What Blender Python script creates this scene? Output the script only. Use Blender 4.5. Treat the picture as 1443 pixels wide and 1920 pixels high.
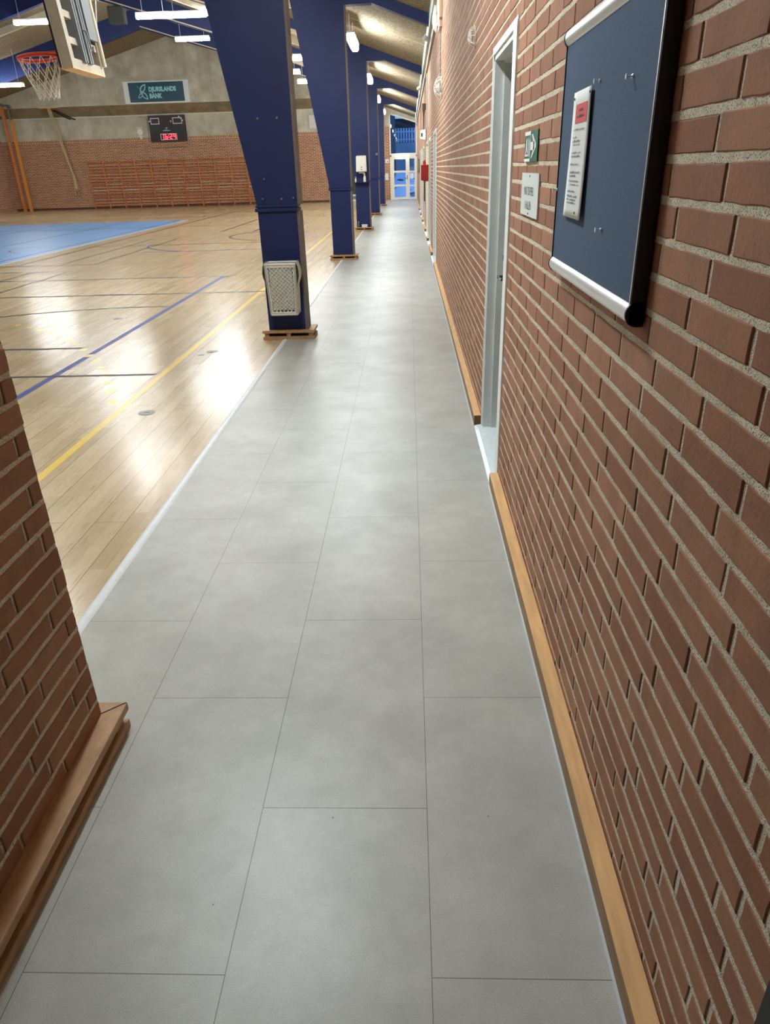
import bpy, math, random
from mathutils import Vector, Matrix
C = bpy.context.scene.collection
for o in list(bpy.data.objects): bpy.data.objects.remove(o)
random.seed(7)
SC = bpy.context.scene

# ------------------------------------------------------------------ camera
EYE = 1.56
cam = bpy.data.cameras.new('camera'); co = bpy.data.objects.new('camera', cam); C.objects.link(co)
R_, U_, W_ = Vector((0.99915812, 0.02969574, -0.02830567)), Vector((0.01231674, 0.44099886, 0.89742315)), Vector((-0.03913242, 0.89701626, -0.44026184))
co.matrix_world = Matrix(((R_.x, U_.x, -W_.x, 0), (R_.y, U_.y, -W_.y, 0), (R_.z, U_.z, -W_.z, EYE), (0, 0, 0, 1)))
cam.sensor_fit = 'VERTICAL'; cam.sensor_height = 24.0; cam.lens = 24.0 * 1314.0 / 1920.0
cam.clip_start = 0.02; cam.clip_end = 300
SC.camera = co
# ------------------------------------------------------------------ world, exposure, lamp strengths
SC.view_settings.view_transform = 'Standard'; SC.view_settings.look = 'None'
SC.view_settings.gamma = 1.0; SC.view_settings.use_curve_mapping = False
SC.view_settings.exposure = 1.75
wd = bpy.data.worlds.new('dusk'); SC.world = wd; wd.use_nodes = True
wd.node_tree.nodes['Background'].inputs[0].default_value = (0.10, 0.24, 0.62, 1)
wd.node_tree.nodes['Background'].inputs[1].default_value = 0.9
LAMP_AISLE = 40.0        # emission of the tubes over the aisle
LAMP_HALL = 26.0         # emission of the tubes over the court
SC.cycles.max_bounces = 10; SC.cycles.diffuse_bounces = 5; SC.cycles.glossy_bounces = 4
SC.cycles.sample_clamp_indirect = 6.0

# ------------------------------------------------------------------ helpers
def lin(r, g, b):
    f = lambda c: c/255/12.92 if c/255 <= 0.04045 else ((c/255+0.055)/1.055)**2.4
    return (f(r), f(g), f(b), 1)

class N:
    def __init__(s, mat): s.nt = mat.node_tree; s.n = s.nt.nodes; s.l = s.nt.links
    def new(s, t, **kw):
        n = s.n.new(t)
        for k, v in kw.items(): setattr(n, k, v)
        return n
    def link(s, a, b): s.l.new(a, b)
    def math(s, op, a, b=None, c=None):
        n = s.new('ShaderNodeMath', operation=op)
        for i, v in enumerate((a, b, c)):
            if v is None: continue
            if isinstance(v, (int, float)): n.inputs[i].default_value = v
            else: s.link(v, n.inputs[i])
        return n.outputs[0]
    def mix(s, fac, a, b, bt='MIX'):
        n = s.new('ShaderNodeMix', data_type='RGBA', blend_type=bt)
        for i, v in ((0, fac), (6, a), (7, b)):
            if isinstance(v, (int, float)): n.inputs[i].default_value = v
            elif isinstance(v, tuple): n.inputs[i].default_value = v
            else: s.link(v, n.inputs[i])
        return n.outputs[2]
    def noise(s, vec, scale, detail=3, rough=0.55):
        n = s.new('ShaderNodeTexNoise'); n.inputs['Scale'].default_value = scale
        n.inputs['Detail'].default_value = detail; n.inputs['Roughness'].default_value = rough
        s.link(vec, n.inputs['Vector']); return n.outputs['Fac']
    def ramp(s, fac, p0, p1):
        n = s.new('ShaderNodeMapRange'); n.inputs[1].default_value = p0; n.inputs[2].default_value = p1
        s.link(fac, n.inputs[0]); return n.outputs[0]
    def coords(s, scale=(1, 1, 1), loc=(0, 0, 0), rot=(0, 0, 0)):
        t = s.new('ShaderNodeTexCoord'); m = s.new('ShaderNodeMapping')
        m.inputs['Scale'].default_value = scale; m.inputs['Location'].default_value = loc; m.inputs['Rotation'].default_value = rot
        s.link(t.outputs['Object'], m.inputs[0]); return m.outputs[0]
    def bump(s, h, strength, dist=0.002):
        n = s.new('ShaderNodeBump'); n.inputs['Strength'].default_value = strength; n.inputs['Distance'].default_value = dist
        s.link(h, n.inputs['Height']); return n.outputs[0]

def mat(name, rgb, rough=0.5, metal=0.0, var=0.0, vscale=8.0, bump=0.0, bscale=60.0, emit=0.0, spec=0.5, stretch=(1, 1, 1), coat=0.0):
    m = bpy.data.materials.new(name); m.use_nodes = True; k = N(m)
    b = k.n['Principled BSDF']; base = lin(*rgb)
    b.inputs['Base Color'].default_value = base; b.inputs['Roughness'].default_value = rough
    b.inputs['Metallic'].default_value = metal; b.inputs['Specular IOR Level'].default_value = spec
    b.inputs['Coat Weight'].default_value = coat
    v = k.coords(stretch) if (var or bump) else None
    if var:
        f = k.noise(v, vscale, 4)
        dark = tuple(c*(1-var) for c in base[:3]) + (1,); lite = tuple(min(1, c*(1+var)) for c in base[:3]) + (1,)
        k.link(k.mix(k.ramp(f, 0.3, 0.7), dark, lite), b.inputs['Base Color'])
    if bump: k.link(k.bump(k.noise(v, bscale, 4), bump), b.inputs['Normal'])
    if emit:
        b.inputs['Emission Color'].default_value = base; b.inputs['Emission Strength'].default_value = emit
    return m

class MB:
    def __init__(s): s.v = []; s.f = []; s.mi = []
    def add(s, vs, fs, mi=0):
        n = len(s.v); s.v += [tuple(p) for p in vs]
        for f in fs: s.f.append([i+n for i in f]); s.mi.append(mi)
        return s
    def box(s, x0, x1, y0, y1, z0, z1, mi=0):
        return s.add([(x, y, z) for x in (x0, x1) for y in (y0, y1) for z in (z0, z1)],
                     [(0, 1, 3, 2), (4, 6, 7, 5), (0, 4, 5, 1), (2, 3, 7, 6), (0, 2, 6, 4), (1, 5, 7, 3)], mi)
    def prism(s, pts, axis, a0, a1, mi=0):
        # pts: 2D polygon in the two other axes, counter-clockwise
        def p(q, a):
            return {'x': (a, q[0], q[1]), 'y': (q[0], a, q[1]), 'z': (q[0], q[1], a)}[axis]
        n = len(pts); vs = [p(q, a0) for q in pts] + [p(q, a1) for q in pts]
        ar = sum(pts[i][0]*pts[(i+1) % n][1]-pts[(i+1) % n][0]*pts[i][1] for i in range(n))
        flip = (axis == 'y') != (ar < 0)
        fs = [list(range(n))[::-1], list(range(n, 2*n))] + [(i, (i+1) % n, n+(i+1) % n, n+i) for i in range(n)]
        if flip: fs = [list(f)[::-1] for f in fs]
        return s.add(vs, fs, mi)
    def tube(s, path, r, seg=8, mi=0, caps=True, closed=False):
        path = [Vector(p) for p in path]; n = len(path); rings = []
        for i, p in enumerate(path):
            a = path[(i-1) % n] if (i > 0 or closed) else p; b = path[(i+1) % n] if (i < n-1 or closed) else p
            t = (b-a).normalized(); h = Vector((0, 0, 1)) if abs(t.z) < 0.9 else Vector((1, 0, 0))
            e1 = t.cross(h).normalized(); e2 = t.cross(e1)
            rr = r[i] if isinstance(r, (list, tuple)) else r
            rings.append([p + rr*(math.cos(2*math.pi*j/seg)*e1 + math.sin(2*math.pi*j/seg)*e2) for j in range(seg)])
        vs = [q for rg in rings for q in rg]; fs = []
        for i in range(n if closed else n-1):
            k = (i+1) % n
            for j in range(seg): fs.append((i*seg+j, i*seg+(j+1) % seg, k*seg+(j+1) % seg, k*seg+j))
        if caps and not closed: fs += [list(range(seg))[::-1], [(n-1)*seg+j for j in range(seg)]]
        return s.add(vs, fs, mi)
    def lathe(s, cx, cy, prof, seg=20, mi=0):
        vs = [(cx+r*math.cos(2*math.pi*j/seg), cy+r*math.sin(2*math.pi*j/seg), z) for r, z in prof for j in range(seg)]
        fs = [(i*seg+j, i*seg+(j+1) % seg, (i+1)*seg+(j+1) % seg, (i+1)*seg+j) for i in range(len(prof)-1) for j in range(seg)]
        fs += [list(range(seg))[::-1], [(len(prof)-1)*seg+j for j in range(seg)]]
        return s.add(vs, fs, mi)

def wloc(o):
    p = Vector((0, 0, 0))
    while o is not None: p = p + Vector(o.location); o = o.parent
    return p
KEEP_WHOLE = {'court_markings', 'heading_print', 'body_print', 'clock_digits', 'net', 'emblem', 'maker_mark', 'pictogram', 'wire_cage', 'front_mesh', 'side_mesh', 'back_mesh'}
def pieces(mb):
    """the far-apart pieces of a builder (bolts, blocks, caps), each as a builder of its own"""
    n = len(mb.v); p = list(range(n))
    def find(i):
        while p[i] != i: p[i] = p[p[i]]; i = p[i]
        return i
    for f in mb.f:
        a = find(f[0])
        for i in f[1:]: p[find(i)] = a
    isl = {}
    for i in range(n): isl.setdefault(find(i), []).append(i)
    ks = list(isl)
    if len(ks) < 2: return [mb]
    bb = {k: ([min(mb.v[i][c] for i in isl[k]) for c in range(3)], [max(mb.v[i][c] for i in isl[k]) for c in range(3)]) for k in ks}
    g = {k: k for k in ks}
    def gf(k):
        while g[k] != k: k = g[k]
        return k
    for x in range(len(ks)):
        for y in range(x):
            (l0, h0), (l1, h1) = bb[ks[x]], bb[ks[y]]
            gap = math.sqrt(sum(max(0, l0[c]-h1[c], l1[c]-h0[c])**2 for c in range(3)))
            size = max(max(h0[c]-l0[c] for c in range(3)), max(h1[c]-l1[c] for c in range(3)))
            if gap <= max(0.02, 0.5*size): g[gf(ks[x])] = gf(ks[y])
    out = {}
    for i in range(n): out.setdefault(gf(find(i)), []).append(i)
    if len(out) < 2: return [mb]
    res = []
    for ids in out.values():
        m = MB(); mp = {o: j for j, o in enumerate(ids)}; m.v = [mb.v[i] for i in ids]
        for f, mi in zip(mb.f, mb.mi):
            if f[0] in mp: m.f.append([mp[i] for i in f]); m.mi.append(mi)
        res.append(m)
    return res
def obj(name, mb, mats, parent=None, bevel=0.0, smooth=False, at=None):
    if parent is not None and name not in KEEP_WHOLE:
        ps = pieces(mb)
        if len(ps) > 1: return [obj_one(name, m, mats, parent, bevel, smooth) for m in ps][0]
    return obj_one(name, mb, mats, parent, bevel, smooth, at)
def obj_one(name, mb, mats, parent=None, bevel=0.0, smooth=False, at=None):
    """links a builder as ONE mesh object; coordinates are in the room and are moved to the parent's origin"""
    off = wloc(parent) if parent is not None else Vector(at or (0, 0, 0))
    me = bpy.data.meshes.new(name)
    me.from_pydata([(x-off.x, y-off.y, z-off.z) for x, y, z in mb.v], [], mb.f)
    mats = mats if isinstance(mats, (list, tuple)) else [mats]
    for m in mats: me.materials.append(m)
    if len(mats) > 1: me.polygons.foreach_set('material_index', mb.mi)
    if smooth:
        me.polygons.foreach_set('use_smooth', [True]*len(me.polygons))
        try: me.set_sharp_from_angle(angle=math.radians(38))
        except Exception: pass
    me.update()
    o = bpy.data.objects.new(name, me); C.objects.link(o)
    if parent is not None: o.parent = parent
    elif at: o.location = at
    if bevel:
        b = o.modifiers.new('bevel', 'BEVEL'); b.width = bevel; b.segments = 2; b.limit_method = 'ANGLE'
    return o
def tag(o, label, cat, group=None, kind=None):
    o['label'] = label; o['category'] = cat
    if group: o['group'] = group
    if kind: o['kind'] = kind
    return o
def thing(name, label, cat, loc=(0, 0, 0), group=None, kind=None):
    o = bpy.data.objects.new(name, None); C.objects.link(o); o.location = loc; o.empty_display_size = 0.1
    return tag(o, label, cat, group, kind)
def struct(name, mb, mats, label, cat, **kw):
    return tag(obj(name, mb, mats, **kw), label, cat, kind='structure')
def copy_tree(o, parent=None):
    c = o.copy(); C.objects.link(c)
    if parent is not None: c.parent = parent
    for ch in [x for x in bpy.data.objects if x.parent == o]: copy_tree(ch, c)
    return c
# text as flat meshes: basis 'back' reads on a wall facing -y, 'right' on a wall facing -x
BAS = {'back': ((1, 0, 0), (0, 0, 1), (0, -1, 0)), 'right': ((0, -1, 0), (0, 0, 1), (-1, 0, 0))}
def text(name, body, size, m, parent, pos, basis='back', bold=0.0, sx=1.0, align='LEFT', space=1.0, depth=0.0):
    cu = bpy.data.curves.new('tmp', 'FONT'); cu.body = body; cu.size = size; cu.align_x = align; cu.offset = bold
    cu.space_character = space; cu.extrude = depth; cu.resolution_u = 3; cu.fill_mode = 'BOTH' if depth else 'FRONT'
    t = bpy.data.objects.new('tmp', cu); C.objects.link(t)
    bpy.context.view_layer.update()
    me = bpy.data.meshes.new_from_object(t.evaluated_get(bpy.context.evaluated_depsgraph_get()))
    bpy.data.objects.remove(t); bpy.data.curves.remove(cu)
    X, Y, Z = (Vector(a) for a in BAS[basis]); off = wloc(parent)
    for v in me.vertices:
        c = v.co.copy(); v.co = Vector(pos) + X*c.x*sx + Y*c.y + Z*c.z - off
    me.name = name; me.materials.clear(); me.materials.append(m)
    o = bpy.data.objects.new(name, me); C.objects.link(o); o.parent = parent
    return o

# ------------------------------------------------------------------ materials
def mat_brick():
    m = bpy.data.materials.new('brick_red'); m.use_nodes = True; k = N(m); b = k.n['Principled BSDF']
    a = k.new('ShaderNodeAttribute', attribute_name='tint'); v = k.coords()
    c = k.mix(a.outputs['Fac'], lin(152, 105, 80), lin(174, 127, 99))
    c = k.mix(k.math('MULTIPLY', k.ramp(k.noise(v, 14, 4), 0.42, 0.75), 0.45), c, lin(122, 94, 80))
    c = k.mix(k.math('MULTIPLY', k.ramp(k.noise(v, 180, 3), 0.60, 0.72), 0.4), c, lin(84, 50, 40))
    c = k.mix(k.math('MULTIPLY', k.ramp(k.noise(v, 420, 2), 0.64, 0.72), 0.5), c, lin(205, 150, 122))
    k.link(c, b.inputs['Base Color']); b.inputs['Roughness'].default_value = 0.85; b.inputs['Specular IOR Level'].default_value = 0.25
    h = k.math('ADD', k.noise(v, 120, 5), k.math('MULTIPLY', k.noise(v, 26, 3), 0.8))
    k.link(k.bump(h, 0.45, 0.002), b.inputs['Normal'])
    return m
def mat_mortar():
    m = bpy.data.materials.new('mortar_sandy'); m.use_nodes = True; k = N(m); b = k.n['Principled BSDF']; v = k.coords()
    f = k.noise(v, 420, 2, 0.7); g = k.noise(v, 9, 2)
    c = k.mix(k.ramp(f, 0.36, 0.50), lin(122, 112, 97), lin(240, 230, 205))
    c = k.mix(k.math('MULTIPLY', k.ramp(g, 0.45, 0.7), 0.35), c, lin(176, 158, 132))
    k.link(c, b.inputs['Base Color']); b.inputs['Roughness'].default_value = 0.95; b.inputs['Specular IOR Level'].default_value = 0.1
    k.link(k.bump(f, 0.9, 0.003), b.inputs['Normal'])
    return m
def mat_brickwork(name, axes, rgb1, rgb2, mort, row=0.0667, w=0.24, size=0.012, off=(0, 0)):
    """far brick walls: brick texture in the plane of the wall; axes = indices of the (horizontal, vertical) object axes"""
    m = bpy.data.materials.new(name); m.use_nodes = True; k = N(m); b = k.n['Principled BSDF']
    t = k.new('ShaderNodeTexCoord'); s = k.new('ShaderNodeSeparateXYZ'); k.link(t.outputs['Object'], s.inputs[0])
    cb = k.new('ShaderNodeCombineXYZ')
    k.link(k.math('ADD', s.outputs[axes[0]], off[0]), cb.inputs[0]); k.link(k.math('ADD', s.outputs[axes[1]], off[1]), cb.inputs[1])
    br = k.new('ShaderNodeTexBrick'); k.link(cb.outputs[0], br.inputs['Vector'])
    for i, q in ((1, lin(*rgb1)), (2, lin(*rgb2)), (3, lin(*mort))): br.inputs[i].default_value = q
    br.inputs['Scale'].default_value = 1; br.inputs['Mortar Size'].default_value = size/2; br.inputs['Mortar Smooth'].default_value = 0.1
    br.inputs['Brick Width'].default_value = w; br.inputs['Row Height'].default_value = row
    f = k.noise(k.coords(), 3, 3)
    c = k.mix(k.math('MULTIPLY', k.ramp(f, 0.4, 0.7), 0.25), br.outputs['Color'], lin(128, 88, 70))
    k.link(c, b.inputs['Base Color']); b.inputs['Roughness'].default_value = 0.9; b.inputs['Specular IOR Level'].default_value = 0.2
    inv = k.math('SUBTRACT', 1.0, br.outputs['Fac']); k.link(k.bump(inv, 0.6, 0.006), b.inputs['Normal'])
    return m
def mat_tiles():
    m = bpy.data.materials.new('grey_stone_vinyl'); m.use_nodes = True; k = N(m); b = k.n['Principled BSDF']
    t = k.new('ShaderNodeTexCoord'); s = k.new('ShaderNodeSeparateXYZ'); k.link(t.outputs['Object'], s.inputs[0])
    cb = k.new('ShaderNodeCombineXYZ')
    k.link(k.math('SUBTRACT', s.outputs[1], 1.3525), cb.inputs[0]); k.link(k.math('ADD', s.outputs[0], 0.866), cb.inputs[1])
    br = k.new('ShaderNodeTexBrick'); k.link(cb.outputs[0], br.inputs['Vector'])
    br.inputs[1].default_value = (0, 0, 0, 1); br.inputs[2].default_value = (1, 1, 1, 1); br.inputs[3].default_value = (0.5, 0.5, 0.5, 1)
    br.inputs['Scale'].default_value = 1; br.inputs['Mortar Size'].default_value = 0.00085; br.inputs['Mortar Smooth'].default_value = 0.15
    br.inputs['Brick Width'].default_value = 0.885; br.inputs['Row Height'].default_value = 0.4477
    v = k.coords()
    c = k.mix(k.ramp(k.noise(v, 2.6, 6, 0.65), 0.32, 0.68), lin(170, 171, 163), lin(200, 202, 194))
    c = k.mix(k.math('MULTIPLY', br.outputs['Color'], 0.12), c, lin(208, 207, 199))
    c = k.mix(k.math('MULTIPLY', k.ramp(k.noise(v, 16, 5, 0.7), 0.45, 0.72), 0.35), c, lin(166, 164, 156))
    c = k.mix(k.math('MULTIPLY', k.ramp(k.noise(v, 480, 2, 0.7), 0.48, 0.60), 0.5), c, lin(136, 132, 122))
    sp = k.new('ShaderNodeTexVoronoi'); sp.inputs['Scale'].default_value = 7.0; k.link(v, sp.inputs['Vector'])
    c = k.mix(k.math('MULTIPLY', k.math('LESS_THAN', sp.outputs['Distance'], 0.018), 0.75), c, lin(70, 62, 52))
    c = k.mix(br.outputs['Fac'], c, lin(92, 84, 72))
    k.link(c, b.inputs['Base Color']); b.inputs['Specular IOR Level'].default_value = 0.5
    k.link(k.math('ADD', 0.30, k.math('MULTIPLY', k.noise(v, 3.5, 4), 0.16)), b.inputs['Roughness'])
    h = k.math('SUBTRACT', k.math('MULTIPLY', k.noise(v, 260, 4, 0.7), 0.25), br.outputs['Fac'])
    k.link(k.bump(h, 0.22, 0.0015), b.inputs['Normal'])
    return m
def mat_parquet():
    m = bpy.data.materials.new('beech_sports_parquet'); m.use_nodes = True; k = N(m); b = k.n['Principled BSDF']
    t = k.new('ShaderNodeTexCoord'); s = k.new('ShaderNodeSeparateXYZ'); k.link(t.outputs['Object'], s.inputs[0])
    cb = k.new('ShaderNodeCombineXYZ')
    k.link(s.outputs[1], cb.inputs[0]); k.link(k.math('ADD', s.outputs[0], 1.44), cb.inputs[1])
    def brick(row, w, size):
        br = k.new('ShaderNodeTexBrick'); k.link(cb.outputs[0], br.inputs['Vector'])
        br.inputs[1].default_value = (0, 0, 0, 1); br.inputs[2].default_value = (1, 1, 1, 1); br.inputs[3].default_value = (.5, .5, .5, 1)
        br.inputs['Scale'].default_value = 1; br.inputs['Mortar Size'].default_value = size; br.inputs['Mortar Smooth'].default_value = 0.2
        br.inputs['Brick Width'].default_value = w; br.inputs['Row Height'].default_value = row; br.offset = 0.37
        return br
    big = brick(0.158, 3.1, 0.0017); small = brick(0.079, 0.57, 0.0004)
    v = k.coords((14, 0.9, 1)); v2 = k.coords()
    c = k.mix(small.outputs['Color'], lin(186, 163, 124), lin(208, 187, 149))
    c = k.mix(k.math('MULTIPLY', big.outputs['Color'], 0.30), c, lin(216, 199, 163))
    c = k.mix(k.math('MULTIPLY', k.ramp(k.noise(v, 5, 5, 0.7), 0.45, 0.75), 0.35), c, lin(178, 152, 112))
    c = k.mix(k.math('MULTIPLY', k.ramp(k.noise(k.coords((60, 3.2, 1)), 2.0, 3, 0.6), 0.56, 0.66), 0.45), c, lin(150, 122, 84))
    c = k.mix(k.math('MULTIPLY', small.outputs['Fac'], 0.5), c, lin(150, 112, 76))
    c = k.mix(k.math('MULTIPLY', big.outputs['Fac'], 0.85), c, lin(92, 62, 38))
    k.link(c, b.inputs['Base Color']); b.inputs['Specular IOR Level'].default_value = 0.5
    k.link(k.math('ADD', 0.19, k.math('MULTIPLY', k.noise(v2, 1.3, 4), 0.06)), b.inputs['Roughness'])
    b.inputs['Coat Weight'].default_value = 0.12; b.inputs['Coat Roughness'].default_value = 0.14
    h = k.math('ADD', k.noise(k.coords((7, 0.6, 1)), 1.6, 2), k.math('MULTIPLY', big.outputs['Fac'], -0.2))
    nb = k.bump(h, 0.02, 0.01); k.link(nb, b.inputs['Normal']); k.link(nb, b.inputs['Coat Normal'])
    return m
def mat_woodwool():
    m = bpy.data.materials.new('wood_wool_board'); m.use_nodes = True; k = N(m); b = k.n['Principled BSDF']
    v = k.coords((5, 30, 5)); v2 = k.coords((12, 26, 12))
    f = k.noise(v2, 1.5, 5, 0.75)
    c = k.mix(k.ramp(f, 0.38, 0.62), lin(116, 102, 80), lin(176, 160, 132))
    c = k.mix(k.math('MULTIPLY', k.ramp(k.noise(k.coords((30, 60, 30)), 1.0, 3), 0.52, 0.60), 0.75), c, lin(70, 58, 42))
    k.link(c, b.inputs['Base Color']); b.inputs['Roughness'].default_value = 0.95; b.inputs['Specular IOR Level'].default_value = 0.1
    k.link(k.bump(f, 0.3, 0.006), b.inputs['Normal'])
    return m
def mat_boardconcrete():
    m = bpy.data.materials.new('board_marked_concrete'); m.use_nodes = True; k = N(m); b = k.n['Principled BSDF']
    t = k.new('ShaderNodeTexCoord'); s = k.new('ShaderNodeSeparateXYZ'); k.link(t.outputs['Object'], s.inputs[0])
    cb = k.new('ShaderNodeCombineXYZ')      # upright board marks: columns along z
    k.link(s.outputs[2], cb.inputs[0]); k.link(k.math('ADD', s.outputs[0], s.outputs[1]), cb.inputs[1])
    br = k.new('ShaderNodeTexBrick'); k.link(cb.outputs[0], br.inputs['Vector'])
    br.inputs[1].default_value = (0, 0, 0, 1); br.inputs[2].default_value = (1, 1, 1, 1); br.inputs[3].default_value = (0.1, 0.1, 0.1, 1)
    br.inputs['Scale'].default_value = 1; br.inputs['Mortar Size'].default_value = 0.004; br.inputs['Brick Width'].default_value = 3.0; br.inputs['Row Height'].default_value = 0.62
    v = k.coords()
    c = k.mix(k.ramp(k.noise(v, 1.2, 5, 0.65), 0.35, 0.68), lin(180, 174, 154), lin(222, 218, 200))
    c = k.mix(k.math('MULTIPLY', br.outputs['Color'], 0.35), c, lin(150, 138, 114))
    c = k.mix(k.math('MULTIPLY', k.ramp(k.noise(v, 26, 4, 0.7), 0.58, 0.70), 0.6), c, lin(84, 76, 62))
    c = k.mix(k.math('MULTIPLY', br.outputs['Fac'], 0.5), c, lin(120, 110, 90))
    k.link(c, b.inputs['Base Color']); b.inputs['Roughness'].default_value = 0.9; b.inputs['Specular IOR Level'].default_value = 0.2
    return m
def mat_glass():
    m = bpy.data.materials.new('window_glass'); m.use_nodes = True; k = N(m)
    out = k.n['Material Output']; k.n.remove(k.n['Principled BSDF'])
    tr = k.new('ShaderNodeBsdfTransparent'); tr.inputs[0].default_value = (0.92, 0.95, 0.96, 1)
    gl = k.new('ShaderNodeBsdfGlossy'); gl.inputs['Roughness'].default_value = 0.02
    fr = k.new('ShaderNodeFresnel'); fr.inputs[0].default_value = 1.5
    mx = k.new('ShaderNodeMixShader'); k.link(fr.outputs[0], mx.inputs[0]); k.link(tr.outputs[0], mx.inputs[1]); k.link(gl.outputs[0], mx.inputs[2])
    k.link(mx.outputs[0], out.inputs[0]); return m
def mat_snow():
    m = bpy.data.materials.new('patchy_snow'); m.use_nodes = True; k = N(m); b = k.n['Principled BSDF']; v = k.coords((1.2, 0.45, 1))
    f = k.ramp(k.noise(v, 0.8, 4, 0.6), 0.53, 0.58)
    k.link(k.mix(f, lin(232, 236, 240), lin(52, 56, 58)), b.inputs['Base Color']); b.inputs['Roughness'].default_value = 0.8
    return m

BRICK, MORTAR = mat_brick(), mat_mortar()
BW_X = mat_brickwork('brickwork_end', (0, 2), (138, 84, 64), (168, 110, 86), (236, 212, 178), size=0.017)
BW_Y = mat_brickwork('brickwork_side', (1, 2), (138, 84, 64), (168, 110, 86), (236, 212, 178), size=0.017)
SOLDIER = mat_brickwork('brickwork_soldier', (2, 0), (138, 84, 64), (168, 110, 86), (236, 212, 178), size=0.02)
TILES, PARQUET, WOODWOOL, CONCRETE, GLASS, SNOW = mat_tiles(), mat_parquet(), mat_woodwool(), mat_boardconcrete(), mat_glass(), mat_snow()
NAVY = mat('navy_paint', (30, 42, 88), 0.5, var=0.08, vscale=3, bump=0.10, bscale=90, spec=0.3)
FLANGE = mat('greyish_brown_edge', (112, 100, 96), 0.6, var=0.12, vscale=5)
WORN = mat('worn_skirting_face', (150, 122, 90), 0.7, var=0.3, vscale=3, stretch=(4, 2, 30))
OAK = mat('varnished_pine', (226, 180, 124), 0.45, var=0.16, vscale=5, stretch=(8, 1, 8), bump=0.1, bscale=60)
PLINTHW = mat('worn_beech_plinth', (178, 138, 96), 0.5, var=0.22, vscale=6, stretch=(5, 2, 8), bump=0.15, bscale=50)
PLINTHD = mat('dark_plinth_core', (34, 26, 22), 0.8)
ENDGRAIN = mat('end_grain', (120, 84, 58), 0.8, var=0.2, vscale=60)
SEALANT = mat('white_sealant', (206, 212, 214), 0.5, var=0.05)
STRIP = mat('pale_grey_edge_strip', (226, 232, 233), 0.35, var=0.05, vscale=20)
FRAMEW = mat('grey_white_frame_paint', (236, 239, 234), 0.4, var=0.04, vscale=6)
FRAMEC = mat('cream_frame_paint', (238, 232, 216), 0.4)
JAMBG = mat('grey_jamb_paint', (222, 227, 223), 0.45, var=0.04)
LEAFG = mat('grey_door_leaf', (112, 118, 120), 0.45)
LEAFW = mat('white_door_leaf', (220, 218, 206), 0.45)
STEEL = mat('brushed_steel', (190, 190, 188), 0.25, metal=1.0)
ALU = mat('satin_aluminium_rail', (218, 220, 216), 0.32, metal=0.35)
BLACK = mat('black_plastic', (16, 15, 16), 0.5)
DARK = mat('dark_gap', (22, 22, 22), 0.9)
FELT = mat('blue_grey_felt', (90, 106, 128), 0.95, var=0.14, vscale=420, bump=0.5, bscale=500, spec=0.1)
PAPER = mat('white_paper', (226, 228, 224), 0.7)
INK = mat('black_ink', (58, 58, 58), 0.7)
REDINK = mat('red_print', (214, 74, 66), 0.7)
GREEN = mat('safety_green', (26, 96, 70), 0.5)
WHITEP = mat('white_plastic', (228, 226, 216), 0.4)
BAG = mat('translucent_bag', (200, 198, 192), 0.35)
CLEAR = mat('clear_pin', (246, 248, 250), 0.15)
FASCIA = mat('pale_grey_fascia', (172, 176, 164), 0.6, var=0.08, vscale=4, stretch=(4, 0.5, 4))
TUBE_A = mat('aisle_tube_light', (240, 250, 255), 0.5, emit=LAMP_AISLE)
TUBE_H = mat('hall_tube_light', (246, 250, 250), 0.5, emit=LAMP_HALL)
LAMPB = mat('lamp_housing', (226, 228, 226), 0.5)
PALEWOOD = mat('pale_timber', (206, 192, 164), 0.6, var=0.1, vscale=4)
GREYSTEEL = mat('grey_steel', (120, 122, 126), 0.5, var=0.06)
BACKB = mat('greyed_board', (190, 180, 160), 0.6, var=0.10, vscale=9)
RIMRED = mat('orange_red_rim', (226, 84, 54), 0.4)
NET = mat('cotton_net', (232, 228, 212), 0.9)
ROPE = mat('hemp_rope', (186, 170, 128), 0.9)
SIGNBLUE = mat('petrol_blue_print', (20, 72, 92), 0.4)
SIGNMINT = mat('mint_print', (150, 214, 216), 0.4)
SIGNW = mat('white_sign', (226, 232, 228), 0.4)
RED = mat('red_enamel', (166, 34, 30), 0.4)
MAROON = mat('maroon_panel', (46, 22, 26), 0.3)
DKGREEN = mat('dark_green_panel', (24, 38, 34), 0.3)
LEDRED = mat('red_led', (255, 50, 64), 0.5, emit=1.6)
CLOCKBG = mat('clock_window', (78, 8, 16), 0.3)
LINEW = mat('white_line', (214, 216, 214), 0.5)
EXITLIT = mat('lit_exit_panel', (232, 244, 236), 0.5, emit=3.0)
BEIGE = mat('beige_trunking', (206, 178, 154), 0.5)
GREYP = mat('grey_bottle', (96, 92, 92), 0.4)

# ------------------------------------------------------------------ the setting
XW = 0.464           # brick face of the aisle wall
XE = -1.268          # edge of the grey aisle floor
XL = -21.5           # hall's far side wall
YB = 41.35           # end wall
YF = -7.0            # wall behind
XR = -11.15          # ridge
EAVE = 3.86
SLOPE = 0.345
def ceil_z(x):
    return EAVE + SLOPE*(0.41-x) if x > XR else EAVE + SLOPE*(0.41-XR) - 0.265*(XR-x)
FRAMES = [7.30+6.92*i for i in range(5)]

fl = struct('floor', MB().box(XE, 0.52, YF, YB+0.05, -0.1, 0.0), TILES, 'grey stone-look tile floor of the aisle along the brick wall', 'floor')
sp = struct('floor', MB().box(XL-0.1, XE, YF, YB+0.05, -0.1, 0.0), PARQUET, 'pale beech parquet of the sports hall with painted court lines', 'floor')

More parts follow.
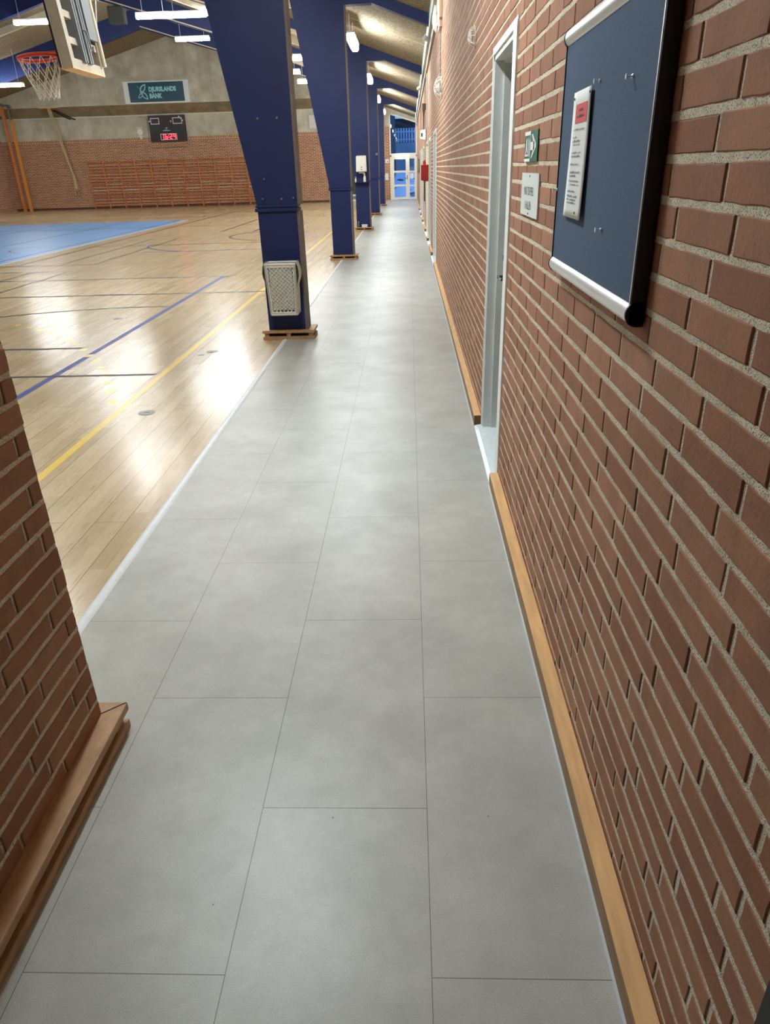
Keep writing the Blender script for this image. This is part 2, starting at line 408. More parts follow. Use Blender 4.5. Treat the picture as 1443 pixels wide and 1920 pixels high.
# painted court lines: thin paint on the parquet
PB = mat('blue_floor_paint', (112, 172, 232), 0.3, coat=0.1); PBL = mat('blue_line_paint', (44, 66, 140), 0.4, spec=0.25); PY = mat('yellow_line_paint', (232, 196, 92), 0.25)
PK = mat('black_line_paint', (36, 34, 30), 0.4, spec=0.25); PG = mat('green_line_paint', (74, 92, 62), 0.3); PWL = mat('white_line_paint', (226, 226, 216), 0.3); PR = mat('red_line_paint', (150, 60, 60), 0.3)
ln = MB(); Z0 = 0.0006
lm = [PB, PBL, PY, PK, PG, PWL, PR]
lift = [0]
def rect(x0, x1, y0, y1, mi):
    lift[0] += 1; z = Z0 + lift[0]*0.00004
    ln.add([(x0, y0, z), (x1, y0, z), (x1, y1, z), (x0, y1, z)], [(0, 1, 2, 3)], mi)
def arc(cx, cy, r, a0, a1, w, mi, n=40):
    lift[0] += 1; z = Z0 + lift[0]*0.00004
    vs = []
    for i in range(n+1):
        a = math.radians(a0+(a1-a0)*i/n)
        for rr in (r-w/2, r+w/2): vs.append((cx+rr*math.cos(a), cy+rr*math.sin(a), z))
    ln.add(vs, [(2*i, 2*i+1, 2*i+3, 2*i+2) for i in range(n)], mi)
rect(-18.5, -8.40, 6.0, 28.6, 0); rect(-8.41, -8.35, 6.0, 28.6, 5)
for y in (11.5, 15.6, 19.2, 23.6): rect(-18.5, -8.40, y, y+0.05, 5)
for x in (-8.7, -10.6, -12.9): rect(x-0.03, x+0.03, 6.0, 28.6, 1)
rect(-3.165, -3.10, 2.0, 12.28, 1)                      # blue side line
rect(-2.19, -2.135, -2.0, 36.0, 2)                       # broad yellow line
for p in ((-2.298, 5.15), (-2.427, 5.455), (-2.557, 5.729), (-2.678, 5.971), (-2.819, 6.226), (-2.968, 6.469), (-3.128, 6.715), (-3.299, 6.979), (-3.487, 7.232), (-3.644, 7.423), (-3.838, 7.627), (-4.033, 7.841), (-4.25, 8.03), (-4.46, 8.2), (-4.68, 8.36)):
    rect(p[0]-0.035, p[0]+0.035, p[1]-0.05, p[1]+0.05, 2)
rect(-9.5, -2.217, 5.935, 5.985, 3); rect(-9.5, -3.34, 7.025, 7.08, 3)
rect(-20, -1.9, 10.49, 10.55, 3); rect(-4.65, -4.20, 10.47, 10.6, 3)
arc(-3.4, 6.0, 3.43, 90, 122, 0.05, 3); rect(-3.42, -3.15, 9.41, 9.45, 3)
rect(-20, -2.9, 12.26, 12.32, 3); rect(-20, -5.3, 14.5, 14.55, 3); rect(-9, -6.3, 13.48, 13.54, 4)
rect(-6.345, -6.295, 8.5, 13.56, 4); rect(-7.045, -6.995, 8.5, 13.5, 4)
rect(-7.03, -6.97, 14.6, 20.3, 4); rect(-6.31, -6.25, 14.6, 20.2, 4); rect(-7.9, -7.84, 14.6, 34.0, 3); rect(-5.6, -5.54, 22.0, 30.0, 3); rect(-4.6, -4.54, 22.0, 31.0, 3)
rect(-8.2, -2.2, 18.4, 18.46, 3); rect(-6.06, -2.2, 16.7, 16.76, 1); arc(-4.5, 18.6, 1.95, 180, 262, 0.05, 1)
arc(-3.2, 20.6, 1.7, 110, 250, 0.06, 3); rect(-20, -1.9, 25.0, 25.07, 3); rect(-20, -1.9, 30.5, 30.58, 3); rect(-14, -3, 33.6, 33.7, 3)
rect(-2.75, -2.70, 13.8, 20.0, 1); arc(-8.9, 18.2, 0.9, 60, 250, 0.06, 6)
obj('court_markings', ln, lm, sp)

# pale rounded strip where the two floors meet
st = MB()
ys = [YF, 7.23]
def halfround(mb, x0, x1, y0, y1, h, mi=0):
    pts = [(x0, 0.0005)] + [(x0+(x1-x0)*i/8, 0.0005+h*math.sin(math.pi*i/8)) for i in range(1, 8)] + [(x1, 0.0005)]
    mb.prism(pts[::-1], 'y', y0, y1, mi)
bounds = [1.70] + [v for f in FRAMES for v in (f-0.055, f+0.26)] + [YB]
for i in range(0, len(bounds), 2): halfround(st, -1.312, XE+0.002, bounds[i], bounds[i+1], 0.007)
struct('trim_1', st, STRIP, 'pale grey rounded strip between the aisle tiles and the parquet', 'floor strip', smooth=True)

# ---- brick builder: every brick stands proud of the joints of ONE wall mesh
def brick_wall(name, org, U, Nn, u0, u1, z0, z1, openings, label, back, fine_to=3.6, offs=(0.01, 0.19, 0.13, 0.19), zref=1.560, seed=1, end_jit=0.0, headers=()):
    rnd = random.Random(seed); P = 0.0667; BH = 0.0535; HJ = 0.0135
    U = Vector(U); Nn = Vector(Nn); Z = Vector((0, 0, 1)); org = Vector(org)
    flip = U.cross(Z).dot(Nn) < 0
    mb = MB(); tint = []
    def pt(u, z, h): return org + U*u + Z*z + Nn*h
    def face(ps, mi, t):
        n = len(mb.v); mb.v += [tuple(p) for p in ps]; idx = list(range(n, n+len(ps)))
        mb.f.append(idx[::-1] if flip else idx); mb.mi.append(mi); tint.append(t)
    def spans(a, b, zc):
        segs = [(a, b)]
        for o0, o1, oz in openings:
            if zc > oz: continue
            ns = []
            for s, e in segs:
                if o1 <= s or o0 >= e: ns.append((s, e)); continue
                if s < o0: ns.append((s, o0))
                if e > o1: ns.append((o1, e))
            segs = ns
        return segs
    r0 = math.floor((z0-zref)/P); r1 = math.ceil((z1-zref)/P)
    for r in range(r0, r1):
        zb = zref + r*P; zc = zb + P/2
        if zc < z0 or zb > z1 - 0.01: continue
        # bed joint below the course
        for s, e in spans(u0, u1, zc):
            zz0, zz1 = max(z0, zb-0.0075), zb+0.0075
            if zz1 > zz0:
                nseg = max(1, int((min(e, fine_to)-s)/0.03)) if s < fine_to else 1
                us = [s+(min(e, fine_to)-s)*i/nseg for i in range(nseg+1)] if s < fine_to else [s]
                if e > us[-1]+1e-6: us.append(e)
                hs = [-0.0014 + rnd.uniform(-0.0009, 0.0009) for _ in us]
                for i in range(len(us)-1):
                    face([pt(us[i], zz0, hs[i]), pt(us[i+1], zz0, hs[i+1]), pt(us[i+1], zz1, hs[i+1]), pt(us[i], zz1, hs[i])], 1, 0.5)
        o = offs[r % 4]; k = math.floor((u0-o)/0.24)
        while o + k*0.24 < u1:
            a, b = o+k*0.24, o+(k+1)*0.24; k += 1
            for s, e in spans(max(a, u0), min(b, u1), zc):
                if e-s < 0.02: continue
                sa = s + (HJ/2 if abs(s-a) < 1e-6 else 0); eb = e - (HJ/2 if abs(e-b) < 1e-6 else 0)
                if end_jit and abs(e-u1) < 1e-6: eb += rnd.uniform(-end_jit, end_jit)
                bz0, bz1 = zb+0.0065+rnd.uniform(-.0012, .0012), min(z1, zb+0.0065+BH+rnd.uniform(-.0012, .0012))
                t = rnd.random(); h = rnd.uniform(-0.0006, 0.0010)
                fine = s < fine_to
                jit = 0.0011 if fine else 0.0
                def ring(ins, hh):
                    x0, x1, y0, y1 = sa+ins, eb-ins, bz0+ins, bz1-ins
                    if fine:
                        n = 7; q = [(x0+(x1-x0)*i/n, y0) for i in range(n)] + [(x1, y0+(y1-y0)*i/2) for i in range(2)]
                        q += [(x1-(x1-x0)*i/n, y1) for i in range(n)] + [(x0, y1-(y1-y0)*i/2) for i in range(2)]
                    else: q = [(x0, y0), (x1, y0), (x1, y1), (x0, y1)]
                    return q, hh
                q0, _ = ring(0, 0); jj = [(rnd.uniform(-jit, jit), rnd.uniform(-jit, jit)) for _ in q0]
                lev = [(0.0, -0.0040), (0.0, h-0.0014), (0.0020, h)] if fine else [(0.0, -0.0040), (0.0012, h)]
                rings = [[pt(x+dx, z+dz, hh) for (x, z), (dx, dz) in zip(ring(ins, hh)[0], jj)] for ins, hh in lev]
                n = len(q0)
                for A, B in zip(rings, rings[1:]):
                    for i in range(n): face([A[i], A[(i+1) % n], B[(i+1) % n], B[i]], 0, t)
                face(rings[-1], 0, t)
    # body of the wall behind the bricks (mortar)
    cuts = sorted([u0, u1] + [c for o in openings for c in o[:2] if u0 < c < u1])
    for a, b in zip(cuts, cuts[1:]):
        op = [o for o in openings if o[0] <= a+1e-6 and o[1] >= b-1e-6]
        zz = op[0][2] if op else z0
        n = len(mb.f)
        c0, c1 = pt(a, zz, -0.0027 if fine_to < 5 else -0.0050), pt(b, z1, -back)
        lo = [min(c0[i], c1[i]) for i in range(3)]; hi = [max(c0[i], c1[i]) for i in range(3)]
        mb.box(lo[0], hi[0], lo[1], hi[1], lo[2], hi[2], 1); tint.extend([0.5]*(len(mb.f)-n))
    o = struct(name, mb, [BRICK, MORTAR], label, 'wall')
    at = o.data.attributes.new('tint', 'FLOAT', 'FACE'); at.data.foreach_set('value', tint)
    return o

DOORS = [(3.60, 4.44, 2.085), (13.0, 14.45, 2.095), (16.15, 17.45, 2.085), (18.2, 20.2, 2.085), (22.3, 23.9, 2.085), (25.6, 27.2, 2.085), (28.4, 30.6, 2.085)]
brick_wall('wall_right', (XW, 0, 0), (0, 1, 0), (-1, 0, 0), YF, YB, 0, 3.56, DOORS, 'long red brick wall on the right of the aisle', 0.30)

# brick pier on the left (wraps the column of the frame level with the camera)
PX, PY1 = -0.955, 1.625
pier = brick_wall('wall_left', (PX, 0, 0), (0, 1, 0), (1, 0, 0), YF, PY1-0.004, 0, 4.2, [], 'dark shaded brick pier standing in a double wooden plinth', 0.3, fine_to=9, offs=(0.065, 0.125, 0.185, 0.125), zref=1.545, seed=4, end_jit=0.003)
pier_end = brick_wall('end_face', (-1.565, PY1, 0), (1, 0, 0), (0, 1, 0), 0, 0.603, 0, 4.2, [], 'end face', 0.3, fine_to=9, offs=(0.12, 0.0, 0.12, 0.0), zref=1.545, seed=5)
for k_ in ('label', 'category', 'kind'): del pier_end[k_]
pier_end.parent = pier
# end wall of the hall: brick below, soldier course, concrete, corbel and upper concrete
wb = MB(); wb.box(XL, -1.34, YB, YB+0.3, 0, 3.20, 0); wb.box(XL, -1.34, YB-0.004, YB+0.3, 3.20, 3.37, 1)
wb.box(XL, -1.34, YB+0.006, YB+0.3, 3.37, 4.83, 2)
zt = lambda x: ceil_z(x)-0.01
YU = YB-0.58
pts = [(XL, 4.83), (-2.45, 4.83), (XR, zt(XR)), (XL, zt(XL))]
wb.prism(pts, 'y', YU, YB+0.3, 2)
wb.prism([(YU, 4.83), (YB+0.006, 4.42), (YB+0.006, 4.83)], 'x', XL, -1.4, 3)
struct('wall_back', wb, [BW_X, SOLDIER, CONCRETE, mat('shaded_concrete_corbel', (140, 124, 96), 0.9, var=0.25, vscale=2.5)], 'far end wall of the hall, brick below and board-marked concrete above', 'wall')  # corbel: its underside shade is put into the browner concrete colour
struct('wall_side', MB().box(XL-0.3, XL, YF, YB+0.3, 0, 3.37, 0).box(XL-0.3, XL, YF, YB+0.3, 3.37, 5.2, 1), [BW_Y, CONCRETE], 'brick side wall across the court, opposite the aisle', 'wall')
struct('wall_front', MB().box(XL-0.3, 0.8, YF-0.3, YF, 0, 8.2), BW_X, 'brick wall behind the photographer', 'wall')
# end of the aisle: short brick return with concrete above, beside the glazed door
we = MB(); we.box(-1.40, -0.95, YB, YB+0.3, 0, 3.50, 0); we.prism([(-1.40, 3.50), (-0.95, 3.50), (-0.95, zt(-0.95)), (-1.40, zt(-1.40))], 'y', YB, YB+0.3, 1)
we.prism([(-0.95, 4.09), (0.47, 3.66), (0.47, zt(0.47)), (-0.95, zt(-0.95))], 'y', YB, YB+0.3, 1)
struct('wall_end', we, [BW_X, CONCRETE], 'narrow brick return at the end of the aisle beside the glazed door', 'wall')

# ceiling: wood-wool boards on both slopes
ce = MB()
ce.prism([(0.80, ceil_z(0.80)), (XR, ceil_z(XR)), (XL-0.3, ceil_z(XL-0.3)), (XL-0.3, ceil_z(XL-0.3)+0.2), (XR, ceil_z(XR)+0.2), (0.80, ceil_z(0.80)+0.2)], 'y', YF-0.3, YB+0.3)
cl = struct('ceiling', ce, WOODWOOL, 'sloping ceiling of brownish wood-wool boards', 'ceiling')
jt = MB()
for y in [3.84+6.92*i for i in range(-1, 6)]:
    jt.prism([(0.40, ceil_z(0.40)-0.004), (-1.3, ceil_z(-1.3)-0.004), (-1.3, ceil_z(-1.3)+0.01), (0.40, ceil_z(0.40)+0.01)][::-1], 'y', y-0.012, y+0.012)
obj('joint_strip', jt, PALEWOOD, cl)
# pale timber beams half way between the frames, over the court
for i, y in enumerate([10.76+6.92*j for j in range(4)]):
    b = MB()
    for a, c in ((-2.0, XR), (XR, XL)):
        q = [(a, ceil_z(a)-0.22), (c, ceil_z(c)-0.22), (c, ceil_z(c)+0.02), (a, ceil_z(a)+0.02)]
        b.prism(q if a < c else q[::-1], 'y', y-0.07, y+0.07)
    tag(obj('roof_beam', b, PALEWOOD), 'pale timber roof beam in the %s bay of the hall ceiling' % ('first', 'second', 'third', 'fourth')[i], 'beam', 'pale roof beams between the blue frames')
# fascia along the top of the brick wall
fa = MB().box(0.375, 0.50, YF, YB, 3.62, 3.87, 0).box(0.425, 0.50, YF, YB, 3.50, 3.62, 1)
struct('trim_2', fa, [FASCIA, mat('brown_timber_batten', (150, 128, 104), 0.6)], 'pale grey fascia board along the top of the brick wall', 'trim')

# skirting boards along the brick wall, broken at the doors
edges = [YF] + [v for d in DOORS for v in (d[0]-0.10, d[1]+0.03)] + [YB]
edges[1] = 3.495
for i in range(0, len(edges), 2):
    a, b = edges[i], edges[i+1]
    if b-a < 0.12: continue
    s = MB().prism([(0.417, 0.006), (XW-0.002, 0.006), (XW-0.002, 0.072), (0.420, 0.072), (0.417, 0.068)], 'y', a, b, 0)
    s.box(0.4185, 0.4625, a-0.0006, a+0.001, 0.008, 0.07, 1); s.box(0.4158, 0.4175, a, b, 0.008, 0.066, 2)
    o = struct('baseboard_right', s, [OAK, ENDGRAIN, WORN], 'wooden skirting board at the foot of the brick wall, %s' % ('long length below the notice board, up to the first door' if i == 0 else 'length between door %d and %s' % (i, 'door %d' % (i+1) if i < 7 else 'the glazed end door')), 'skirting')
    q = MB().prism([(0.4115, 0.0), (0.420, 0.0), (0.420, 0.010), (0.4165, 0.010), (0.4135, 0.004)], 'y', a, b)
    obj('sealant_bead', q, SEALANT, o)

# wooden double skirting round the pier
def plinth(x0, x1, y0, y1, parent, blocks, t=0.065, over=0.0):
    obj('top_board', MB().box(x0, x1, y0, y1, 0.064, 0.092), PLINTHW, parent, bevel=0.003)
    obj('bottom_board', MB().box(x0+0.004, x1-0.004, y0+0.004, y1-0.004, 0.0, 0.030), PLINTHW, parent, bevel=0.003)
    obj('core', MB().box(x0+0.055, x1-0.055, y0+0.055, y1-0.055, 0.03, 0.064), PLINTHD, parent)  # near-black colour paints in the shade of the gap between the boards
    bl = MB()
    for bx0, bx1, by0, by1 in blocks: bl.box(bx0, bx1, by0, by1, 0.03, 0.064)
    obj('spacer_block', bl, PLINTHW, parent)
bn = thing('baseboard_left', 'double wooden plinth boards around the dark brick pier', 'plinth', (-1.2, 1.0, 0), kind='structure')
bx0, bx1, by1 = -1.63, -0.893, 1.672
plinth(bx0, bx1, YF+0.05, by1, bn, [(bx1-0.05, bx1-0.016, y, y+0.05) for y in (1.60, 1.02, 0.45, -0.2, -0.9)] + [(x, x+0.05, by1-0.05, by1-0.014) for x in (bx0+0.02, -1.27, bx1-0.07)])
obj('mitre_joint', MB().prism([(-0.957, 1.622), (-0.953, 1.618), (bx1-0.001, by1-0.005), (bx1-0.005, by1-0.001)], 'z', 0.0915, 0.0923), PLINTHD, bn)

# ------------------------------------------------------------------ doors of the aisle wall
def reveal_door(idx, y0, y1, z1, label, leafm, frame=FRAMEW, jamb=JAMBG, double=False, handle=True):
    d = thing('door_%d' % idx, label, 'door', (XW, (y0+y1)/2, 0), kind='structure')
    f = MB(); pr = XW-0.004
    f.box(pr, XW+0.006, y1-0.004, y1+0.012, 0.0, z1+0.012)          # far face edge
    f.box(pr-0.004, XW+0.012, y0-0.105, y0+0.004, 0.0, z1+0.012)    # near face board
    f.box(pr, XW+0.012, y0-0.10, y1+0.012, z1-0.004, z1+0.028)
    obj('architrave', f, frame, d)
    j = MB()
    for a, b, s in ((y0, y0+0.03, 1), (y1-0.03, y1, -1)):
        j.box(XW+0.004, XW+0.30, a, b, 0.012, z1)
        if s < 0: j.box(XW+0.055, XW+0.105, a-0.014, a, 0.012, z1-0.03)
        else: j.box(XW+0.055, XW+0.105, b, b+0.014, 0.012, z1-0.03)
    j.box(XW+0.004, XW+0.30, y0, y1, z1-0.03, z1); j.box(XW+0.055, XW+0.105, y0, y1, z1-0.044, z1-0.03)
    obj('jamb', j, jamb, d)
    obj('shadow_gap', MB().box(XW+0.106, XW+0.112, y0+0.03, y1-0.03, 0.02, z1-0.03), DARK, d)
    lf = obj('door_leaf', MB().box(XW+0.112, XW+0.152, y0+0.036, y1-0.036, 0.02, z1-0.036), leafm, d)
    th = MB(); th.prism([(0.418, 0.0), (0.47, 0.0), (0.47, 0.014), (0.44, 0.012), (0.42, 0.004)], 'y', y0-0.1, y1+0.02); th.box(0.47, XW+0.3, y0, y1, 0.0, 0.012)
    obj('threshold', th, STRIP, d)
    if handle:
        h = MB(); yy = y1-0.085; zz = 0.965; xx = XW+0.112
        h.box(xx-0.007, xx, yy-0.02, yy+0.02, zz-0.11, zz+0.16)
        obj('lock_plate', h, STEEL, lf)
        g = MB(); g.tube([(xx, yy, zz), (xx-0.045, yy, zz), (xx-0.055, yy-0.010, zz), (xx-0.055, yy-0.115, zz), (xx-0.045, yy-0.125, zz)], 0.009, 8)
        obj('handle', g, STEEL, lf, smooth=True)
        obj('lock_cylinder', MB().tube([(xx, yy, zz+0.105), (xx-0.03, yy, zz+0.105)], 0.016, 10), STEEL, lf)
    return d
reveal_door(1, *DOORS[0], 'near grey door set deep in a white frame in the brick wall', LEAFG)
nm = ['second door along the brick wall, beyond the near grey one', 'third door along the brick wall, narrow white frame', 'fourth door along the brick wall, cream frame', 'fifth door along the brick wall, below the lit exit panel', 'sixth door along the brick wall, far down the aisle', 'last door of the brick wall before the glazed end door']
for i, d in enumerate(DOORS[1:]):
    reveal_door(i+2, *d, nm[i], LEAFW, FRAMEC if i in (2, 4) else FRAMEW, FRAMEC if i in (2, 3) else JAMBG, handle=i in (3,))

# glazed door and sloping window at the end of the aisle
def frame_rect(mb, x0, x1, z0, z1, w, ya, yb, wb=None, wt=None):
    wb = wb or w; wt = wt or w
    mb.box(x0, x0+w, ya, yb, z0, z1); mb.box(x1-w, x1, ya, yb, z0, z1)
    mb.box(x0+w, x1-w, ya, yb, z0, z0+wb); mb.box(x0+w, x1-w, ya, yb, z1-wt, z1)
YD = YB-0.02
gd = thing('door_8', 'glazed cream-framed double door at the far end of the aisle', 'door', (-0.25, YD, 0), kind='structure')
f = MB(); f.box(-0.95, -0.88, YD, YD+0.12, 0, 2.08); f.box(0.40, 0.465, YD, YD+0.12, 0, 2.08); f.box(-0.88, 0.40, YD, YD+0.12, 2.055, 2.16)
obj('door_frame', f, FRAMEC, gd)
l1 = MB(); frame_rect(l1, -0.875, 0.0, 0.02, 2.05, 0.13, YD+0.02, YD+0.07, 0.12, 0.09); l1.box(-0.745, -0.13, YD+0.02, YD+0.07, 1.33, 1.42); l1.box(-0.745, -0.13, YD+0.02, YD+0.07, 0.665, 0.755)
lf = obj('door_leaf', l1, FRAMEC, gd)
obj('glass_pane', MB().box(-0.75, -0.12, YD+0.04, YD+0.046, 0.12, 1.98), GLASS, lf)
obj('handle', MB().box(-0.075, -0.035, YD-0.01, YD+0.02, 0.98, 1.20).tube([(-0.055, YD, 1.06), (-0.055, YD-0.05, 1.06), (-0.16, YD-0.05, 1.06)], 0.012, 8), GREYSTEEL, lf)
l2 = MB(); frame_rect(l2, 0.005, 0.40, 0.02, 2.05, 0.065, YD+0.02, YD+0.07, 0.09, 0.07); l2.box(0.07, 0.335, YD+0.02, YD+0.07, 1.33, 1.40); l2.box(0.07, 0.335, YD+0.02, YD+0.07, 0.665, 0.735)
lf2 = obj('door_leaf', l2, FRAMEC, gd)
obj('glass_pane', MB().box(0.06, 0.345, YD+0.04, YD+0.046, 0.1, 2.0), GLASS, lf2)
wn = thing('window_1', 'tall window with a sloping top above the glazed end door', 'window', (-0.25, YD, 2.16), kind='structure')
q = MB()
q.box(-0.95, -0.90, YD, YD+0.1, 2.16, 4.09); q.box(0.40, 0.465, YD, YD+0.1, 2.16, 3.68); q.box(-0.90, 0.40, YD, YD+0.1, 2.16, 2.24)
q.prism([(-0.95, 4.04), (0.465, 3.61), (0.465, 3.68), (-0.95, 4.11)], 'y', YD, YD+0.1)
obj('window_frame', q, FRAMEC, wn)
obj('glass_pane', MB().prism([(-0.90, 2.24), (0.40, 2.24), (0.40, 3.63), (-0.90, 4.025)], 'y', YD+0.05, YD+0.056), GLASS, wn)

# dark green double door in the hall's end wall, half hidden behind the columns
dg = thing('door_9', 'dark green double door with white frame in the hall end wall', 'door', (-3.3, YB, 0), kind='structure')
obj('door_frame', MB().box(-4.24, -4.10, YB-0.06, YB+0.02, 0, 2.35).box(-2.55, -2.42, YB-0.06, YB+0.02, 0, 2.35).box(-4.10, -2.55, YB-0.06, YB+0.02, 2.23, 2.35), FRAMEC, dg)
obj('door_leaf', MB().box(-4.10, -3.33, YB-0.03, YB+0.02, 0.34, 2.23).box(-3.32, -2.55, YB-0.03, YB+0.02, 0.34, 2.23), mat('dark_green_leaf', (50, 58, 50), 0.5), dg)
obj('kick_plate', MB().box(-4.10, -2.55, YB-0.035, YB+0.02, 0.005, 0.10).box(-4.10, -2.55, YB-0.035, YB+0.02, 0.26, 0.34), WHITEP, dg)
obj('vent_grille', MB().box(-4.10, -2.55, YB-0.025, YB+0.02, 0.10, 0.26), GREYSTEEL, dg)

# ------------------------------------------------------------------ blue portal frames
def portal(i, y):
    ords = ('large', 'second', 'third', 'fourth', 'last and smallest')[i]
    extra = (' carrying the white mesh waste bin', ' between the bin column and the dispenser column', ' carrying the paper towel dispenser', ' just beyond the dispenser column', ' beside the glazed end door')[i]
    r = thing('portal_frame', ords + ' navy blue tapered column and roof beam,' + extra, 'column', (-1.26, y, 0), 'blue portal frames along the aisle')
    D = 0.20
    obj('lower_leg', MB().box(-1.455, -1.080, y+0.004, y+D-0.02, 0.0, 1.215), NAVY, r, bevel=0.003)
    k = MB(); k.box(-1.475, -1.062, y-0.022, y+D+0.01, 1.215, 1.245); k.box(-1.470, -1.066, y-0.012, y+D, 1.250, 1.272)
    k.box(-1.455, -1.080, y+0.002, y+D-0.02, 1.243, 1.252)
    obj('knee_plate', k, NAVY, r, bevel=0.003)
    zc = 4.52
    xl = lambda z: -1.457-0.1716*(z-1.27)
    obj('haunch', MB().prism([(-1.457, 1.27), (-1.066, 1.27), (-1.052, 4.03), (-1.30, ceil_z(-1.30)), (-2.02, ceil_z(-2.02)), (xl(zc), zc)], 'y', y, y+D), NAVY, r)
    obj('rafter', MB().prism([(-1.052, 4.032), (-0.578, 4.042), (0.385, 3.70), (0.385, ceil_z(0.385)), (-1.30, ceil_z(-1.30))], 'y', y+0.01, y+D-0.01), NAVY, r)
    ap = 7.10
    obj('rafter', MB().prism([(xl(zc), zc), (-2.02, ceil_z(-2.02)), (XR, ceil_z(XR)), (XR, ap)], 'y', y+0.01, y+D-0.01), NAVY, r)
    ml = lambda x: 2*XR-x
    obj('rafter', MB().prism([(ml(xl(zc)), zc), (ml(-2.02), ceil_z(ml(-2.02))), (XR, ceil_z(XR)), (XR, ap)], 'y', y+0.01, y+D-0.01), NAVY, r)
    obj('lower_leg', MB().prism([(ml(-1.457), 0), (ml(-1.08), 0), (ml(-1.06), ceil_z(ml(-1.06))), (ml(-2.02), ceil_z(ml(-2.02))), (ml(xl(zc)), zc), (ml(-1.457), 1.27)], 'y', y, y+D), NAVY, r)
    fg = MB(); fg.box(-1.079, -1.046, y+0.012, y+D-0.008, 0.092, 1.213); fg.prism([(-1.066, 1.272), (-1.040, 1.272), (-1.028, 4.03), (-1.053, 4.03)], 'y', y+0.012, y+D-0.012)
    obj('edge_flange', fg, FLANGE, r)
    cb = MB(); cb.tube([(-2.2, y-0.02, zc-0.02+0.06), (XR, y-0.02, ap+0.08)], 0.022, 6)
    obj('cable_conduit', cb, PALEWOOD, r)
    bo = MB()
    for bx, bz in ((-1.39, 1.33), (-1.21, 1.325), (-1.10, 1.33), (-1.36, 1.50), (-1.37, 2.0), (-1.19, 2.0)):
        bo.tube([(bx, y-0.012, bz), (bx, y+0.01, bz)], 0.011, 8)
    obj('bolt', bo, STEEL if i == 0 else NAVY, r)
    pl = thing('plinth', '', '', (0, 0, 0)); del pl['label']; del pl['category']; pl.parent = r; pl.location = (0, 0, 0)
    x0, x1, y0, y1 = -1.520, -0.985, y-0.052, y+0.255
    plinth(x0, x1, y0, y1, pl, [(x0+0.02, x0+0.06, y0+0.016, y0+0.05), ((x0+x1)/2-0.02, (x0+x1)/2+0.02, y0+0.014, y0+0.05), (x1-0.06, x1-0.016, y0+0.016, y0+0.05), (x1-0.05, x1-0.016, y1-0.06, y1-0.016)])
    return r
for i, y in enumerate(FRAMES): portal(i, y)

# ------------------------------------------------------------------ lamps over the aisle
def aisle_lamp(y, label):
    x, z = -1.15, 4.0
    r = thing('aisle_lamp', label, 'lamp', (x, y, z), 'tube lamps hung along the aisle')
    obj('lamp_housing', MB().box(x-0.095, x+0.095, y-0.81, y+0.81, z+0.03, z+0.08), LAMPB, r, bevel=0.01)
    pts = [(x-0.08, z+0.03), (x-0.08, z-0.05), (x-0.05, z-0.085), (x+0.05, z-0.085), (x+0.08, z-0.05), (x+0.08, z+0.03)]
    obj('diffuser', MB().prism(pts, 'y', y-0.80, y+0.80), TUBE_A, r)
    obj('hanging_rod', MB().tube([(x-0.02, y-0.5, z+0.08), (x-0.02, y-0.5, ceil_z(x))], 0.008, 6).tube([(x-0.02, y+0.5, z+0.08), (x-0.02, y+0.5, ceil_z(x))], 0.008, 6), LAMPB, r)
for y, nm_ in ((3.86, 'aisle tube lamp overhead, nearest the camera'), (10.78, 'aisle tube lamp between the first and second blue columns'), (17.75, 'glowing aisle tube lamp, largest of the row in view'), (24.65, 'second glowing aisle tube lamp down the row'), (31.55, 'third glowing aisle tube lamp down the row'), (38.4, 'farthest glowing aisle tube lamp near the end window')):
    aisle_lamp(y, nm_)
# lamps over the court
def hall_lamp(x0, x1, y, z, label, w=0.16):
    xm = (x0+x1)/2
    r = thing('hall_lamp', label, 'lamp', (xm, y, z), 'tube lamps hung over the court')
    obj('lamp_housing', MB().box(x0, x1, y-w/2, y+w/2, z+0.03, z+0.10), LAMPB, r, bevel=0.01)
    obj('diffuser', MB().prism([(y-w/2-0.01, z+0.03), (y-w/2+0.02, z-0.06), (y+w/2-0.02, z-0.06), (y+w/2+0.01, z+0.03)], 'x', x0+0.01, x1-0.01), TUBE_H, r)
    rd = MB()
    for x in (x0+0.2, x1-0.2): rd.tube([(x, y, z+0.1), (x, y, ceil_z(x))], 0.007, 6)
    obj('hanging_rod', rd, LAMPB, r)
seen = [(-8.0, -6.98, 24.9, 5.80, 'left part of the longest bright tube lamp over the court'), (-6.93, -5.78, 24.35, 5.70, 'right part of the longest bright tube lamp, touching the nearest column in view'),
        (-8.75, -7.45, 31.5, 6.16, 'bright tube lamp below the longest one, left of the nearest column'),
        (-13.16, -11.6, 28.0, 6.29, 'bright tube lamp behind the basketball rim, upper left'),
        (-18.3, -16.25, 34.2, 5.17, 'bright tube lamp at the left picture edge below the rim'),
        (-13.1, -11.72, 31.5, 6.19, 'tube lamp of which only the tip shows right of the backboard'),
        (-4.4, -2.9, 24.6, 4.58, 'uppermost of three tube lamps between the first two blue columns'),
        (-5.0, -3.76, 28.9, 4.69, 'middle of three tube lamps between the first two blue columns'),
        (-4.24, -2.9, 31.6, 4.66, 'lowest of three tube lamps between the first two blue columns')]
for s in seen: hall_lamp(*s)
k = 0
for x in (-3.6, -7.2, -12.0, -16.4):
    for y in (3.8, 10.9, 17.9):
        k += 1
        if y < 5 and x > -8: continue
        hall_lamp(x-0.75, x+0.75, y, ceil_z(x)-0.6, 'tube lamp over the near half of the court, %s row %s line' % (('first', 'second', 'third')[(k-1) % 3], ('aisle side', 'right of ridge', 'left of ridge', 'far side')[(k-1)//3]))

